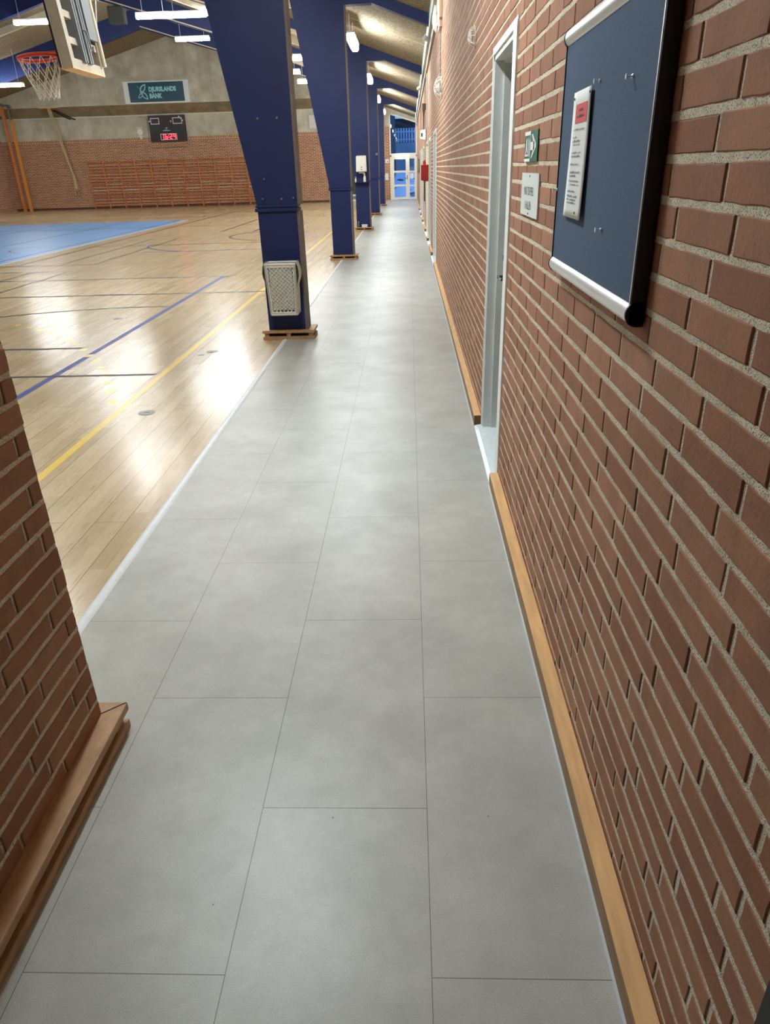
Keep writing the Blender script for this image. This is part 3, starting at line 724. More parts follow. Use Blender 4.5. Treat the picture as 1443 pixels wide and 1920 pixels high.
# ------------------------------------------------------------------ basketball goal
ZR = 2.90
RX, RY = -4.385, 9.76
bg = thing('basketball_goal', 'basketball goal swung over the court, seen from behind its board', 'basketball goal', (-4.0, 10.2, ZR))
bg.rotation_euler = (0, -0.08, 0)
FX = RX+0.375                     # board's playing face
by0, by1, bz0 = 9.42, 10.38, ZR-0.19
bz1 = bz0+0.95
obj('backboard', MB().box(FX, FX+0.025, by0, by1, bz0, bz1, 0), mat('white_board_face', (214, 208, 192), 0.5), bg)
fr = MB(); D2 = FX+0.125
fr.box(FX+0.025, D2, by0, by0+0.035, bz0, bz1); fr.box(FX+0.025, D2, by1-0.035, by1, bz0, bz1)
fr.box(FX+0.025, D2, by0+0.035, by1-0.035, bz0, bz0+0.05); fr.box(FX+0.025, D2, by0+0.035, by1-0.035, bz1-0.05, bz1)
fr.box(D2, D2+0.02, by0, by0+0.10, bz0, bz1); fr.box(D2, D2+0.02, by1-0.08, by1, bz0, bz1); fr.box(D2, D2+0.02, by0+0.1, by1-0.08, bz0, bz0+0.09)
obj('board_frame', fr, BACKB, bg)
obj('lower_edge', MB().box(FX-0.002, D2+0.02, by0, by1, bz0-0.018, bz0), OAK, bg)
obj('black_edge', MB().box(FX-0.008, FX, by0-0.004, by1+0.004, bz0, bz1).box(FX-0.006, FX+0.012, by0-0.012, by0, bz0, bz1), BLACK, bg)
rl = MB()
for z in (bz0+0.24, bz0+0.50): rl.box(FX+0.05, D2+0.012, by0+0.035, by1-0.035, z, z+0.07)
obj('cross_rail', rl, BACKB, bg)
ym = (by0+by1)/2-0.02
ur = MB()
for dy in (-0.14, -0.08, 0.02, 0.08): ur.box(FX+0.06, D2+0.06, ym+dy, ym+dy+0.035, bz0+0.07, bz1+1.2)
obj('upright_rail', ur, GREYSTEEL, bg)
obj('hanger_plate', MB().box(D2+0.03, D2+0.07, ym+0.15, by1-0.10, bz0+0.34, bz1+1.3), mat('matt_grey_plate', (124, 126, 126), 0.7), bg)
obj('side_tube', MB().tube([(D2+0.06, by1-0.06, bz0+0.08), (D2+0.06, by1-0.06, bz1+1.3)], 0.028, 10), PALEWOOD, bg, smooth=True)
obj('handle_bracket', MB().tube([(D2+0.02, ym+0.02, bz0+0.42), (D2+0.09, ym+0.03, bz0+0.40), (D2+0.10, ym+0.04, bz0+0.22), (D2+0.10, ym+0.09, bz0+0.19), (D2+0.10, ym+0.10, bz0+0.25)], 0.011, 8), GREYSTEEL, bg, smooth=True)
obj('hoist_wire', MB().tube([(D2+0.06, by1-0.05, bz0+0.42), (D2-0.1, 11.6, 4.6), (-3.9, 14.2, ceil_z(-3.9)-0.05)], 0.008, 6), GREYSTEEL, bg)
rg = MB()
ring = [(RX+0.235*math.cos(2*math.pi*i/40), RY+0.235*math.sin(2*math.pi*i/40), ZR) for i in range(40)]
rg.tube(ring, 0.012, 8, closed=True); rg.tube([(x, y, z-0.022) for x, y, z in ring], 0.010, 8, closed=True)
obj('rim', rg, RIMRED, bg, smooth=True)
mt = MB().box(RX+0.18, FX, RY-0.10, RY+0.10, ZR-0.012, ZR+0.006).box(FX-0.02, FX, RY-0.12, RY+0.12, ZR-0.12, ZR+0.04)
mt.tube([(RX+0.20, RY-0.15, ZR), (FX, RY-0.13, ZR)], 0.012, 8).tube([(RX+0.20, RY+0.15, ZR), (FX, RY+0.13, ZR)], 0.012, 8)
obj('rim_mount', mt, RIMRED, bg)
nt_ = MB(); NN = 12
levels = [(0.228, 0.0), (0.205, -0.13), (0.165, -0.24), (0.135, -0.33), (0.12, -0.42)]
def npt(l, a): return (RX+levels[l][0]*math.cos(a), RY+levels[l][0]*math.sin(a), ZR-0.02+levels[l][1])
for j in range(NN):
    a = 2*math.pi*j/NN; h = math.pi/NN
    for l in range(len(levels)-1):
        a0 = a + (l % 2)*h
        nt_.tube([npt(l, a0), npt(l+1, a0+h)], 0.0042, 5, caps=False); nt_.tube([npt(l, a0), npt(l+1, a0-h)], 0.0042, 5, caps=False)
obj('net', nt_, NET, bg)

# ------------------------------------------------------------------ things on the end wall
sg = thing('bank_sign', 'petrol blue bank sign with white margins on the upper concrete wall', 'sign', (-12.63, YU, 5.33))
sx0, sx1, sz0, sz1 = -14.30, -10.98, 4.86, 5.83
obj('sign_panel', MB().box(sx0, sx1, YU-0.05, YU-0.002, sz0, sz1), SIGNW, sg)
obj('print_field', MB().box(sx0+0.26, sx1-0.26, YU-0.056, YU-0.05, sz0+0.05, sz1-0.06), SIGNBLUE, sg)
text('lettering', 'DJURSLANDS', 0.27, SIGNMINT, sg, (-13.02, YU-0.058, 5.37), bold=0.016, sx=0.86, space=1.02)
text('lettering', 'BANK', 0.27, SIGNMINT, sg, (-13.02, YU-0.058, 5.08), bold=0.016, sx=0.86, space=1.02)
em = MB()
def crescent(cx, cz, L, w, ang, hole):
    n = 18; out = []; inn = []
    ca, sa = math.cos(ang), math.sin(ang)
    for i in range(n+1):
        t = i/n; x = (t-0.5)*L; u = w*math.sin(math.pi*t)
        out.append((x, u)); inn.append((x, u*hole - (1-hole)*0.0))
    low = [(x, -u*0.9) for x, u in out]; lowi = [(x*0.74, -u*0.9*hole) for x, u in out]; upi = [(x*0.74, u*hole) for x, u in out]
    T = lambda p: (cx+ca*p[0]-sa*p[1], YU-0.058, cz+sa*p[0]+ca*p[1])
    for A, B in ((out, upi), (low, lowi)):
        vs = [T(p) for p in A] + [T(p) for p in B]; m_ = n+1
        em.add(vs, [(i, i+1, m_+i+1, m_+i) for i in range(n)])
crescent(-13.31, 5.50, 0.52, 0.13, math.radians(52), 0.55)
crescent(-13.27, 5.20, 0.50, 0.12, math.radians(-48), 0.6)
crescent(-13.46, 5.20, 0.36, 0.08, math.radians(40), 0.55)
em.tube([(-13.60, YU-0.06, 5.62), (-13.25, YU-0.06, 5.28)], 0.007, 4)
obj('emblem', em, SIGNMINT, sg)

sb = thing('scoreboard', 'dark scoreboard with a red digital clock on the end wall', 'scoreboard', (-12.45, YB-0.1, 3.78))
s0, s1, t0, t1 = -13.45, -11.55, 3.14, 4.35
sy = YB-0.13
U1 = lambda u: s0+(s1-s0)*u
V1 = lambda v: t0+(t1-t0)*v
obj('case', MB().box(s0, s1, sy, YB+0.004, t0, t1), BLACK, sb)
obj('front_panel', MB().box(s0+0.01, s1-0.01, sy-0.006, sy, V1(0.60), t1-0.01, 0).box(s0+0.01, s1-0.01, sy-0.006, sy, V1(0.33), V1(0.60), 1).box(s0+0.01, s1-0.01, sy-0.006, sy, t0+0.01, V1(0.33), 0), [MAROON, DKGREEN], sb)
for a, b in ((0.06, 0.30), (0.67, 0.93)):
    g = MB(); frame_rect(g, U1(a), U1(b), V1(0.66), V1(0.90), 0.035, sy-0.010, sy-0.006); obj('score_window', g, LINEW, sb)
g = MB(); frame_rect(g, U1(0.28), U1(0.74), V1(0.055), V1(0.30), 0.03, sy-0.012, sy-0.006); g2 = MB().box(U1(0.28)+0.03, U1(0.74)-0.03, sy-0.009, sy-0.006, V1(0.055)+0.03, V1(0.30)-0.03)
cw = obj('clock_window', g2, CLOCKBG, sb); obj('clock_border', g, LINEW, cw)
SEG = {'1': 'bc', '6': 'cdefg', '2': 'abged', '4': 'fgbc'}
dm = MB(); dh = 0.235; dw = 0.125; tk = 0.034
def digit(ch, x, z):
    yy0, yy1 = sy-0.016, sy-0.009; sl = 0.0
    for s_ in SEG[ch]:
        a = {'a': (0, dw, dh-tk, dh), 'g': (0, dw, dh/2-tk/2, dh/2+tk/2), 'd': (0, dw, 0, tk), 'f': (0, tk, dh/2, dh), 'e': (0, tk, 0, dh/2), 'b': (dw-tk, dw, dh/2, dh), 'c': (dw-tk, dw, 0, dh/2)}[s_]
        dm.box(x+a[0], x+a[1], yy0, yy1, z+a[2], z+a[3])
dx0 = U1(0.28)+0.06; dz = V1(0.055)+0.045
for ch, o_ in (('1', 0.0), ('6', 0.19), ('2', 0.43), ('4', 0.62)): digit(ch, dx0+o_, dz)
for zz in (0.06, 0.15): dm.box(dx0+0.352, dx0+0.386, sy-0.016, sy-0.009, dz+zz, dz+zz+0.035)
obj('clock_digits', dm, LEDRED, cw)
e2 = MB(); e2.tube([(U1(0.44), sy-0.008, V1(0.46)), (U1(0.45), sy-0.008, V1(0.51)), (U1(0.50), sy-0.008, V1(0.535))], 0.012, 5); e2.tube([(U1(0.46), sy-0.008, V1(0.455)), (U1(0.49), sy-0.008, V1(0.47)), (U1(0.495), sy-0.008, V1(0.52))], 0.012, 5)
e2.box(U1(0.37), U1(0.57), sy-0.009, sy-0.006, V1(0.405), V1(0.425))
obj('maker_mark', e2, LINEW, sb)
sp_ = MB()
for i, (x, z) in enumerate(((U1(0.86), V1(0.93)), (U1(0.91), V1(0.86)), (U1(0.945), V1(0.78)), (U1(0.03), V1(0.78)), (U1(0.62), V1(0.76)))): sp_.lathe(x, sy-0.02, [(0.001, z-0.04), (0.035, z-0.02), (0.035, z+0.02), (0.001, z+0.04)], 10)
obj('indicator', sp_, LINEW, sb)

wl = thing('wall_fan', 'white round fitting between two brackets left of the scoreboard', 'wall fitting', (-14.0, YB, 3.62))
obj('disc', MB().tube([(-14.0, YB+0.01, 3.62), (-14.0, YB-0.06, 3.62)], [0.15, 0.15], 20), WHITEP, wl)
obj('bracket', MB().box(-14.17, -13.85, YB-0.05, YB+0.01, 3.80, 3.83).box(-14.16, -13.86, YB-0.05, YB+0.01, 3.42, 3.45).box(-14.03, -13.95, YB-0.05, YB+0.01, 3.30, 3.42), WHITEP, wl)
g = MB()
for i in range(6): g.box(-5.10+i*0.075, -5.075+i*0.075, YB-0.03, YB-0.01, 3.52, 4.10)
for j in range(7): g.box(-5.10, -4.70, YB-0.03, YB-0.01, 3.52+j*0.093, 3.545+j*0.093)
g.box(-5.10, -4.70, YB-0.01, YB+0.01, 3.52, 4.12)
tag(obj('vent_grid', g, WHITEP), 'white lattice ventilation grid high on the end wall between two columns', 'vent')
cd = MB().tube([(XL+0.1, YB-0.016, 4.375), (-1.5, YB-0.016, 4.375)], 0.016, 6)
tag(obj('cable_conduit', cd, WHITEP), 'thin white conduit running across the end wall above the scoreboard', 'conduit')
cc = MB().tube([(-13.95, YB-0.013, 4.35), (-13.55, YB-0.013, 4.2), (-13.6, YB-0.013, 2.95), (-13.5, YB-0.013, 2.86), (-11.65, YB-0.013, 2.86), (-11.5, YB-0.013, 2.95), (-11.5, YB-0.013, 3.2)], 0.012, 5)
tag(obj('power_cable', cc, GREYSTEEL), 'thin cable looped below the scoreboard', 'cable')
sk = MB().box(XL, -4.25, YB-0.03, YB, 0, 0.10)
struct('baseboard_back', sk, mat('dark_timber_skirting', (96, 56, 34), 0.6), 'dark skirting at the foot of the hall end wall', 'skirting')

# wall bars: six double sections
def wall_bars(x0):
    r = thing('wall_bars', '', 'wall bars', (x0, YB, 0), 'wooden wall bars along the end wall')
    for j in range(3): obj('upright', MB().box(x0+j*0.85-0.02 if j else x0, x0+j*0.85+0.02 if j < 2 else x0+1.70, YB-0.14, YB-0.005, 0.02, 2.36), OAKD, r)
    for j in range(2):
        for i in range(15):
            z = 0.14+i*0.15 + (0.02 if i == 14 else 0)
            obj('rung', MB().tube([(x0+j*0.85+0.02, YB-0.10, z), (x0+(j+1)*0.85-0.02, YB-0.10, z)], 0.020, 6), OAKD if (i*7+j*3+int(x0*10)) % 17 else PALEWOOD, r)
    return r
OAKD = mat('orange_varnished_bars', (206, 132, 78), 0.4, var=0.15, vscale=3)
wb0 = None
where = ('at the left end of the row', 'second from the left end', 'third from the left end', 'under the scoreboard\'s red clock', 'fifth from the left end', 'last section, partly behind the column with the bin')
for i in range(6):
    x0 = -17.10+i*1.71
    o = wall_bars(x0) if i == 0 else copy_tree(wb0)
    if i == 0: wb0 = o
    o.location = (x0, YB, 0)
    o['label'] = 'varnished wooden wall bars section, ' + where[i]

# goal-frame posts and climbing ropes at the far left
ps = thing('timber_post_frame', 'tall orange timber double post at the far left of the end wall', 'post', (-20.55, YB-0.6, 0))
obj('post', MB().box(-20.80, -20.68, YB-0.72, YB-0.58, 0, 4.95), OAKD, ps); obj('post', MB().box(-20.46, -20.34, YB-0.72, YB-0.58, 0, 4.3), mat('orange_varnish', (222, 150, 70), 0.4), ps)
obj('post_sleeve', MB().box(-20.45, -20.35, YB-0.715, YB-0.59, 4.3, 4.98), STEEL, ps)
obj('head_bracket', MB().tube([(-21.2, YB-0.65, 5.0), (-20.3, YB-0.65, 4.96)], 0.05, 8).tube([(-20.75, YB-0.7, 5.06), (-20.2, YB-0.75, 4.86)], 0.03, 8), GREYSTEEL, ps)
obj('cross_bar', MB().box(-21.2, -20.8, YB-0.70, YB-0.60, 4.5, 4.84), OAKD, ps)
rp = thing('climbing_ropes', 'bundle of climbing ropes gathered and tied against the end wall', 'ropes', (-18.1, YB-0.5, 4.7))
for i in range(4):
    d = (i-1.5)*0.05
    obj('rope', MB().tube([(-18.25+d, YB-0.80, 4.78), (-18.15+d, YB-0.70, 4.0), (-17.98+d*0.6, YB-0.5, 2.6), (-17.88+d*0.3, YB-0.32, 1.72), (-17.86+d, YB-0.28, 1.45), (-17.85+d*1.6, YB-0.26, 0.75+0.2*(i % 2))], 0.019, 6), ROPE, rp, smooth=True)
obj('knot', MB().lathe(-17.87, YB-0.30, [(0.03, 0.95), (0.10, 1.05), (0.07, 1.3), (0.09, 1.5), (0.05, 1.75)], 10), ROPE, rp, smooth=True)
obj('swing_bracket', MB().box(-18.75, -17.75, YB-0.84, YB-0.76, 4.78, 4.84), OAK, rp)
obj('rope_shadow_bar', MB().tube([(-18.25, YB-0.8, 4.76), (-17.55, YB-0.05, 4.3)], 0.03, 6).tube([(-18.0, YB-0.8, 4.7), (-17.3, YB-0.05, 4.28)], 0.03, 6), BLACK, rp)  # black tubes drawn in place of the shadow the ropes cast
ls = MB().box(-9.95, -9.42, 28.0, 28.35, 6.17, 6.66)
lsp = thing('ceiling_speaker', 'dark grey loudspeaker box hung below a blue rafter', 'loudspeaker', (-9.7, 28.2, 6.2))
obj('cabinet', ls, mat('olive_grey_cabinet', (70, 70, 64), 0.7), lsp, bevel=0.03); obj('bracket', MB().box(-9.74, -9.64, 28.1, 28.2, 6.66, 6.95), GREYSTEEL, lsp)

# ------------------------------------------------------------------ pin board on the brick wall
BX = 0.436; q0, q1, z0, z1 = 1.430, 2.275, 1.266, 1.880
nb = thing('notice_board', 'blue-grey felt notice board with rounded aluminium rails on the brick wall', 'notice board', (XW, 1.85, 1.27))
obj('felt_panel', MB().box(BX, XW-0.004, q0+0.004, q1-0.004, z0+0.02, z1-0.02), FELT, nb)
for zz, nme in ((z0+0.02, 'bottom'), (z1-0.02, 'top')):
    pts = [(BX+0.010-0.020*math.cos(a)*1.0, zz+0.022*math.sin(a)) for a in [math.radians(-90+15*i) for i in range(13)]] + [(XW-0.003, zz+0.022), (XW-0.003, zz-0.022)]
    obj('rail', MB().prism(pts, 'y', q0+0.005, q1-0.005), ALU, nb, smooth=True)
    ecp = [(BX+0.011-0.0225*math.cos(a), zz+0.0245*math.sin(a)) for a in [math.radians(-90+15*i) for i in range(13)]] + [(XW-0.002, zz+0.0245), (XW-0.002, zz-0.0245)]
    obj('end_cap', MB().prism(ecp, 'y', q0-0.002, q0+0.005).prism(ecp, 'y', q1-0.005, q1+0.002), BLACK, nb)
obj('side_edge', MB().box(BX-0.003, XW-0.002, q0-0.002, q0+0.003, z0, z1).box(BX-0.003, XW-0.002, q1-0.003, q1+0.002, z0, z1), BLACK, nb)
obj('silver_lip', MB().box(BX-0.004, BX, q0+0.003, q0+0.008, z0+0.03, z1-0.03), ALU, nb)
# notice pinned to it: A4 sheet, free lower edge curling out
def sheet_pt(u, v):     # u along +y 0..1 (near to far), v 0..1 upwards
    y = 1.912+0.208*u + (0.010*(1-v) if u > .5 else 0.0)
    curl = 0.002+0.011*max(0, 0.75-v)**1.4*(1-u*0.4) + 0.005*(1-u)*v
    return (BX-0.001-curl, y, 1.428+0.292*v)
sh = MB(); n1, n2 = 6, 14
vs = [sheet_pt(i/n1, j/n2) for j in range(n2+1) for i in range(n1+1)]
sh.add(vs, [(j*(n1+1)+i, (j+1)*(n1+1)+i, (j+1)*(n1+1)+i+1, j*(n1+1)+i+1) for j in range(n2) for i in range(n1)])
no = thing('notice_sheet', 'white notice with a red heading box pinned to the blue board', 'notice', (BX, 2.0, 1.41))
o = obj('sheet', sh, PAPER, no, smooth=True); so = o.modifiers.new('thick', 'SOLIDIFY'); so.thickness = 0.0004
def on_sheet(u0, u1, v0, v1, lift_=0.0009, nu=4, nv=3):
    m_ = MB(); vs = []
    for j in range(nv+1):
        for i in range(nu+1):
            p = sheet_pt(u0+(u1-u0)*i/nu, v0+(v1-v0)*j/nv); vs.append((p[0]-lift_, p[1], p[2]))
    m_.add(vs, [(j*(nu+1)+i, (j+1)*(nu+1)+i, (j+1)*(nu+1)+i+1, j*(nu+1)+i+1) for j in range(nv) for i in range(nu)]); return m_
obj('heading_box', on_sheet(0.14, 0.80, 0.755, 0.90), REDINK, no)
def scribble(mb, u_left, u_right, v, h, rnd, lift_):
    u = u_left
    while u > u_right:          # letters run from far (left) to near (right)
        w = rnd.uniform(0.010, 0.024)
        if rnd.random() < 0.14: u -= 0.018; continue
        t = on_sheet(u-w, u, v, v+h*rnd.choice((0.6, 0.6, 1.0)), lift_, 1, 1)
        mb.add(t.v, t.f); u -= w+0.007
rn = random.Random(3); hd = MB(); scribble(hd, 0.58, 0.34, 0.842, 0.022, rn, 0.0014); scribble(hd, 0.70, 0.22, 0.795, 0.024, rn, 0.0014)
obj('heading_print', hd, INK, no)
tx = MB()
for v, a, b in ((0.700, .82, .22), (0.640, .82, .60), (0.612, .82, .42), (0.585, .82, .40), (0.520, .82, .30), (0.493, .82, .34), (0.428, .84, .34), (0.365, .82, .26), (0.337, .82, .48), (0.296, .82, .26), (0.268, .76, .26), (0.212, .84, .42), (0.172, .84, .26), (0.145, .84, .34), (0.118, .84, .30)):
    scribble(tx, a, b, v, 0.016, rn, 0.0014)
obj('body_print', tx, mat('grey_print', (92, 92, 90), 0.7), no)
def pin(y, z, label):
    p = thing('push_pin', label, 'push pin', (BX, y, z), 'clear push pins in the notice board')
    m_ = MB()
    prof = [(0.0, 0.0028), (0.003, 0.0048), (0.0055, 0.0020), (0.012, 0.0020), (0.0135, 0.0050), (0.0155, 0.0050)]
    m_.tube([(BX-d, y, z) for d, _ in prof], [r for _, r in prof], 10); obj('head', m_, CLEAR, p, smooth=True)
    obj('needle', MB().tube([(BX+0.004, y, z), (BX-0.001, y, z)], 0.0008, 5), STEEL, p)
def bpin(px, py, label):
    d = W_ + R_*((px-721.5)/1314) - U_*((py-960)/1314); t = (BX-0.008)/d.x
    p = Vector((0, 0, EYE))+d*t; pin(p.y, p.z, label)
bpin(1119, 152, 'clear push pin just right of the notice\'s top corner'); bpin(1180, 143, 'clear push pin at upper right of the notice board'); bpin(1121, 431, 'clear push pin alone low on the notice board')
pin(2.268, 1.49, 'clear push pin at the far edge of the notice board')
for u, v, s in ((0.93, 0.95, 'at the top left of the notice'), (0.05, 0.96, 'at the top right of the notice'), (0.32, 0.05, 'at the bottom of the notice')):
    p = sheet_pt(u, v); o = tag(obj('notice_staple', MB().tube([(p[0]-0.002, p[1], p[2]), (p[0]+0.004, p[1], p[2])], 0.003, 8), GREYSTEEL, at=(BX, p[1], p[2])), 'small grey pin head ' + s, 'pin')

# green arrow sign and the capacity sign on the bricks
def wall_sign(name, label, y0, y1, z0, z1, m):
    r = thing(name, label, 'sign', (XW-0.003, (y0+y1)/2, (z0+z1)/2))
    obj('sign_plate', MB().box(XW-0.006, XW-0.0005, y0, y1, z0, z1), m, r); return r
es = wall_sign('exit_sign', 'green and white emergency exit sign with an arrow, beside the near door', 2.815, 3.113, 1.567, 1.669, GREEN)
fx = XW-0.0068
ar = MB()
def yz(mb, pts, x=fx, mi=0): mb.add([(x, a, b) for a, b in pts], [list(range(len(pts)))], mi)
yz(ar, [(2.970, 1.605), (2.970, 1.632), (2.880, 1.632), (2.880, 1.605)]); yz(ar, [(2.935, 1.657), (2.925, 1.657), (2.848, 1.625), (2.848, 1.612), (2.935, 1.578), (2.948, 1.578), (2.90, 1.612), (2.90, 1.625), (2.948, 1.657)])
ar.box(fx-0.0002, fx+0.0005, 2.972, 2.980, 1.567, 1.669); ar.box(fx-0.0002, fx+0.0005, 2.980, 3.113, 1.656, 1.669); ar.box(fx-0.0002, fx+0.0005, 2.980, 3.113, 1.567, 1.577)
obj('arrow', ar, PAPER, es)
mn = MB(); yz(mn, [(3.075, 1.640), (3.062, 1.650), (3.050, 1.640), (3.050, 1.615), (3.035, 1.600), (3.04, 1.594), (3.062, 1.612), (3.075, 1.590), (3.09, 1.594), (3.078, 1.615)]); yz(mn, [(3.025, 1.585), (3.015, 1.585), (3.015, 1.648), (3.025, 1.648)]); yz(mn, [(3.003, 1.585), (2.992, 1.585), (2.992, 1.640), (3.003, 1.640)]); yz(mn, [(3.10, 1.585), (3.03, 1.585), (3.03, 1.592), (3.10, 1.592)])
obj('pictogram', mn, PAPER, es)
mx = wall_sign('capacity_sign', 'white enamel sign with black lettering below the green arrow sign', 2.742, 3.144, 1.378, 1.528, SIGNW)
text('lettering', 'MAX 750 PERS.', 0.042, INK, mx, (XW-0.0068, 2.950, 1.452), 'right', sx=0.86, align='CENTER')
text('lettering', 'I HALLEN', 0.042, INK, mx, (XW-0.0068, 2.960, 1.402), 'right', sx=0.86, align='CENTER')
obj('screw', MB().tube([(XW-0.008, 2.943, 1.518), (XW-0.004, 2.943, 1.518)], 0.004, 8).tube([(XW-0.008, 2.943, 1.388), (XW-0.004, 2.943, 1.388)], 0.004, 8), GREYSTEEL, mx)

# panel with a black edge at the lower right picture corner
wp = thing('wall_cabinet', 'grey wall cabinet with a black edge, low on the bricks before the notice board', 'cabinet', (XW, 0.2, 0.4))
obj('cabinet_edge', MB().box(XW-0.02, XW-0.002, 0.520, 0.549, 0.16, 1.2).box(XW-0.02, XW-0.002, -0.2, 0.520, 1.17, 1.2).box(XW-0.02, XW-0.002, -0.2, 0.520, 0.16, 0.19), BLACK, wp)
obj('cabinet_door', MB().box(XW-0.016, XW-0.002, -0.2, 0.520, 0.19, 1.17), mat('grey_cabinet_door', (120, 126, 128), 0.5), wp)

# ------------------------------------------------------------------ waste bin on the nearest column
y1_ = FRAMES[0]
bn_ = thing('waste_bin', 'white plastic mesh waste bin hung on a blue column', 'waste bin', (-1.25, y1_-0.11, 0.27))
def bin_pt(u, v, side):
    # u -1..1 across, v 0..1 up; front face leans out upwards
    hw = 0.130+0.014*v; yf = y1_-0.175-0.04*v
    return {'f': (-1.252+u*hw, yf, 0.275+0.48*v), 'l': (-1.252-hw, yf+(y1_-0.008-yf)*(u+1)/2, 0.275+0.48*v), 'r': (-1.252+hw, yf+(y1_-0.008-yf)*(u+1)/2, 0.275+0.48*v), 'b': (-1.252+u*hw, y1_-0.010, 0.275+0.48*v)}[side]
def lattice(side, na, t):
    m_ = MB()
    def bar(p, q, w=t):
        m_.tube([bin_pt(p[0], p[1], side), bin_pt(q[0], q[1], side)], w, 4)
    for p, q in (((-1, 0), (1, 0)), ((-1, 1), (1, 1)), ((-1, 0), (-1, 1)), ((1, 0), (1, 1))): bar(p, q, 0.011)
    for p, q in (((-1, 0.04), (1, 0.04)), ((-1, 0.95), (1, 0.95)), ((-0.92, 0), (-0.92, 1)), ((0.92, 0), (0.92, 1))): bar(p, q, 0.008)
    asp = 3.1 if side in 'fb' else 4.4
    st_ = 2.0/na; r_ = asp*1.0
    for sgn in (1, -1):
        c_ = -1-2.0*1.0
        i = 0
        while True:
            u0_ = -1-asp*1.15+i*st_; i += 1
            if u0_ > 1: break
            a = max(0.0, (-1-u0_)/(asp*1.15)); b_ = min(1.0, (1-u0_)/(asp*1.15))
            if b_-a < 0.02: continue
            p = (sgn*(u0_+a*asp*1.15), a); q = (sgn*(u0_+b_*asp*1.15), b_); bar(p, q)
    return m_
for s_, n_ in (('f', 7), ('l', 5), ('r', 5), ('b', 7)): obj({'f': 'front_mesh', 'l': 'side_mesh', 'r': 'side_mesh', 'b': 'back_mesh'}[s_], lattice(s_, n_, 0.0030), WHITEP, bn_)
bm_ = MB(); bm_.add([bin_pt(-1, 0, 'f'), bin_pt(1, 0, 'f'), bin_pt(1, 0, 'b'), bin_pt(-1, 0, 'b')], [(0, 1, 2, 3)]); obj('bottom', bm_, WHITEP, bn_)
rm = MB(); rm.tube([bin_pt(-1, 1, 'f'), bin_pt(1, 1, 'f'), bin_pt(1, 1, 'b'), bin_pt(-1, 1, 'b')], 0.012, 6, closed=True); obj('rim', rm, WHITEP, bn_)
lb = MB(); lv = []
rr = random.Random(2)
for j in range(9):
    v = 0.10+0.90*j/8
    for (u, s_) in [(-.86, 'f'), (-.4, 'f'), (0.05, 'f'), (.45, 'f'), (.86, 'f'), (0, 'r'), (.8, 'r'), (.3, 'b'), (-.4, 'b'), (.8, 'l'), (0, 'l')]:
        p = Vector(bin_pt(u, v, s_)); c_ = Vector((-1.252, y1_-0.10, p.z)); q = c_+(p-c_)*(0.90+rr.uniform(-0.03, 0.02)); lv.append(tuple(q))
lb.add(lv, [(j*11+i, j*11+(i+1) % 11, (j+1)*11+(i+1) % 11, (j+1)*11+i) for j in range(8) for i in range(11)] + [list(range(11))[::-1]])
fo = []          # the bag's cuff folded over the rim, bulging at the sides
for j in range(6):
    t = j/5; v = 1.02-0.40*t
    for (u, s_) in [(-1, 'f'), (-.5, 'f'), (0, 'f'), (.5, 'f'), (1, 'f'), (0, 'r'), (.9, 'r')]:
        p = Vector(bin_pt(u, min(1, v), s_)); c_ = Vector((-1.252, y1_-0.10, p.z))
        g_ = 1.10+0.06*math.sin(3*t)+rr.uniform(-.015, .015) if s_ in 'r' else 1.0
        fo.append((c_.x+(p.x-c_.x)*g_+(0.0 if s_ != 'r' else 0.012), p.y if s_ == 'r' else p.y+0.006, p.z+(0.012 if j == 0 else 0)))
bag = MB(); bag.add(lb.v, lb.f)
cuff = MB()
for s_, sg_ in (('r', 1), ('l', -1)):
    vs = []
    for j in range(8):
        t = j/7; v = 1.03-0.50*t
        for i in range(5):
            u = -0.95+1.85*i/4; p = Vector(bin_pt(u, min(1, v), s_)); blg = 0.010+0.035*math.sin(math.pi*min(1, t*1.1))*(0.4+0.6*math.sin(math.pi*(i+1)/6))+rr.uniform(0, 0.005)
            vs.append((p.x+sg_*blg, p.y, p.z+0.02*(j == 0)))
    cuff.add(vs, [(j*5+i, j*5+i+1, (j+1)*5+i+1, (j+1)*5+i) for j in range(7) for i in range(4)])
bl_ = thing('bin_liner', 'translucent plastic bag lining the white mesh bin', 'bin bag', (-1.252, y1_-0.11, 0.30))
obj('bag_body', bag, BAG, bl_, smooth=True); obj('bag_cuff', cuff, BAG, bl_, smooth=True)

# ------------------------------------------------------------------ things on the dispenser column
y3 = FRAMES[2]
dp = thing('paper_towel_dispenser', 'white paper towel dispenser on the third blue column', 'dispenser', (-1.26, y3, 1.49))
d_ = MB(); d_.add([(-1.397, y3-0.16, 1.872), (-1.123, y3-0.16, 1.872), (-1.116, y3-0.19, 1.497), (-1.404, y3-0.19, 1.497), (-1.39, y3-0.001, 1.885), (-1.13, y3-0.001, 1.885), (-1.12, y3-0.001, 1.48), (-1.40, y3-0.001, 1.48)],
    [(0, 3, 2, 1), (0, 1, 5, 4), (1, 2, 6, 5), (2, 3, 7, 6), (3, 0, 4, 7), (4, 5, 6, 7)])
obj('cover', d_, WHITEP, dp, bevel=0.012)
obj('paper', MB().box(-1.335, -1.19, y3-0.13, y3-0.06, 1.455, 1.485), PAPER, dp)
obj('window_mark', MB().box(-1.275, -1.245, y3-0.190, y3-0.183, 1.585, 1.615).box(-1.275, -1.24, y3-0.192, y3-0.186, 1.535, 1.557), GREYSTEEL, dp)
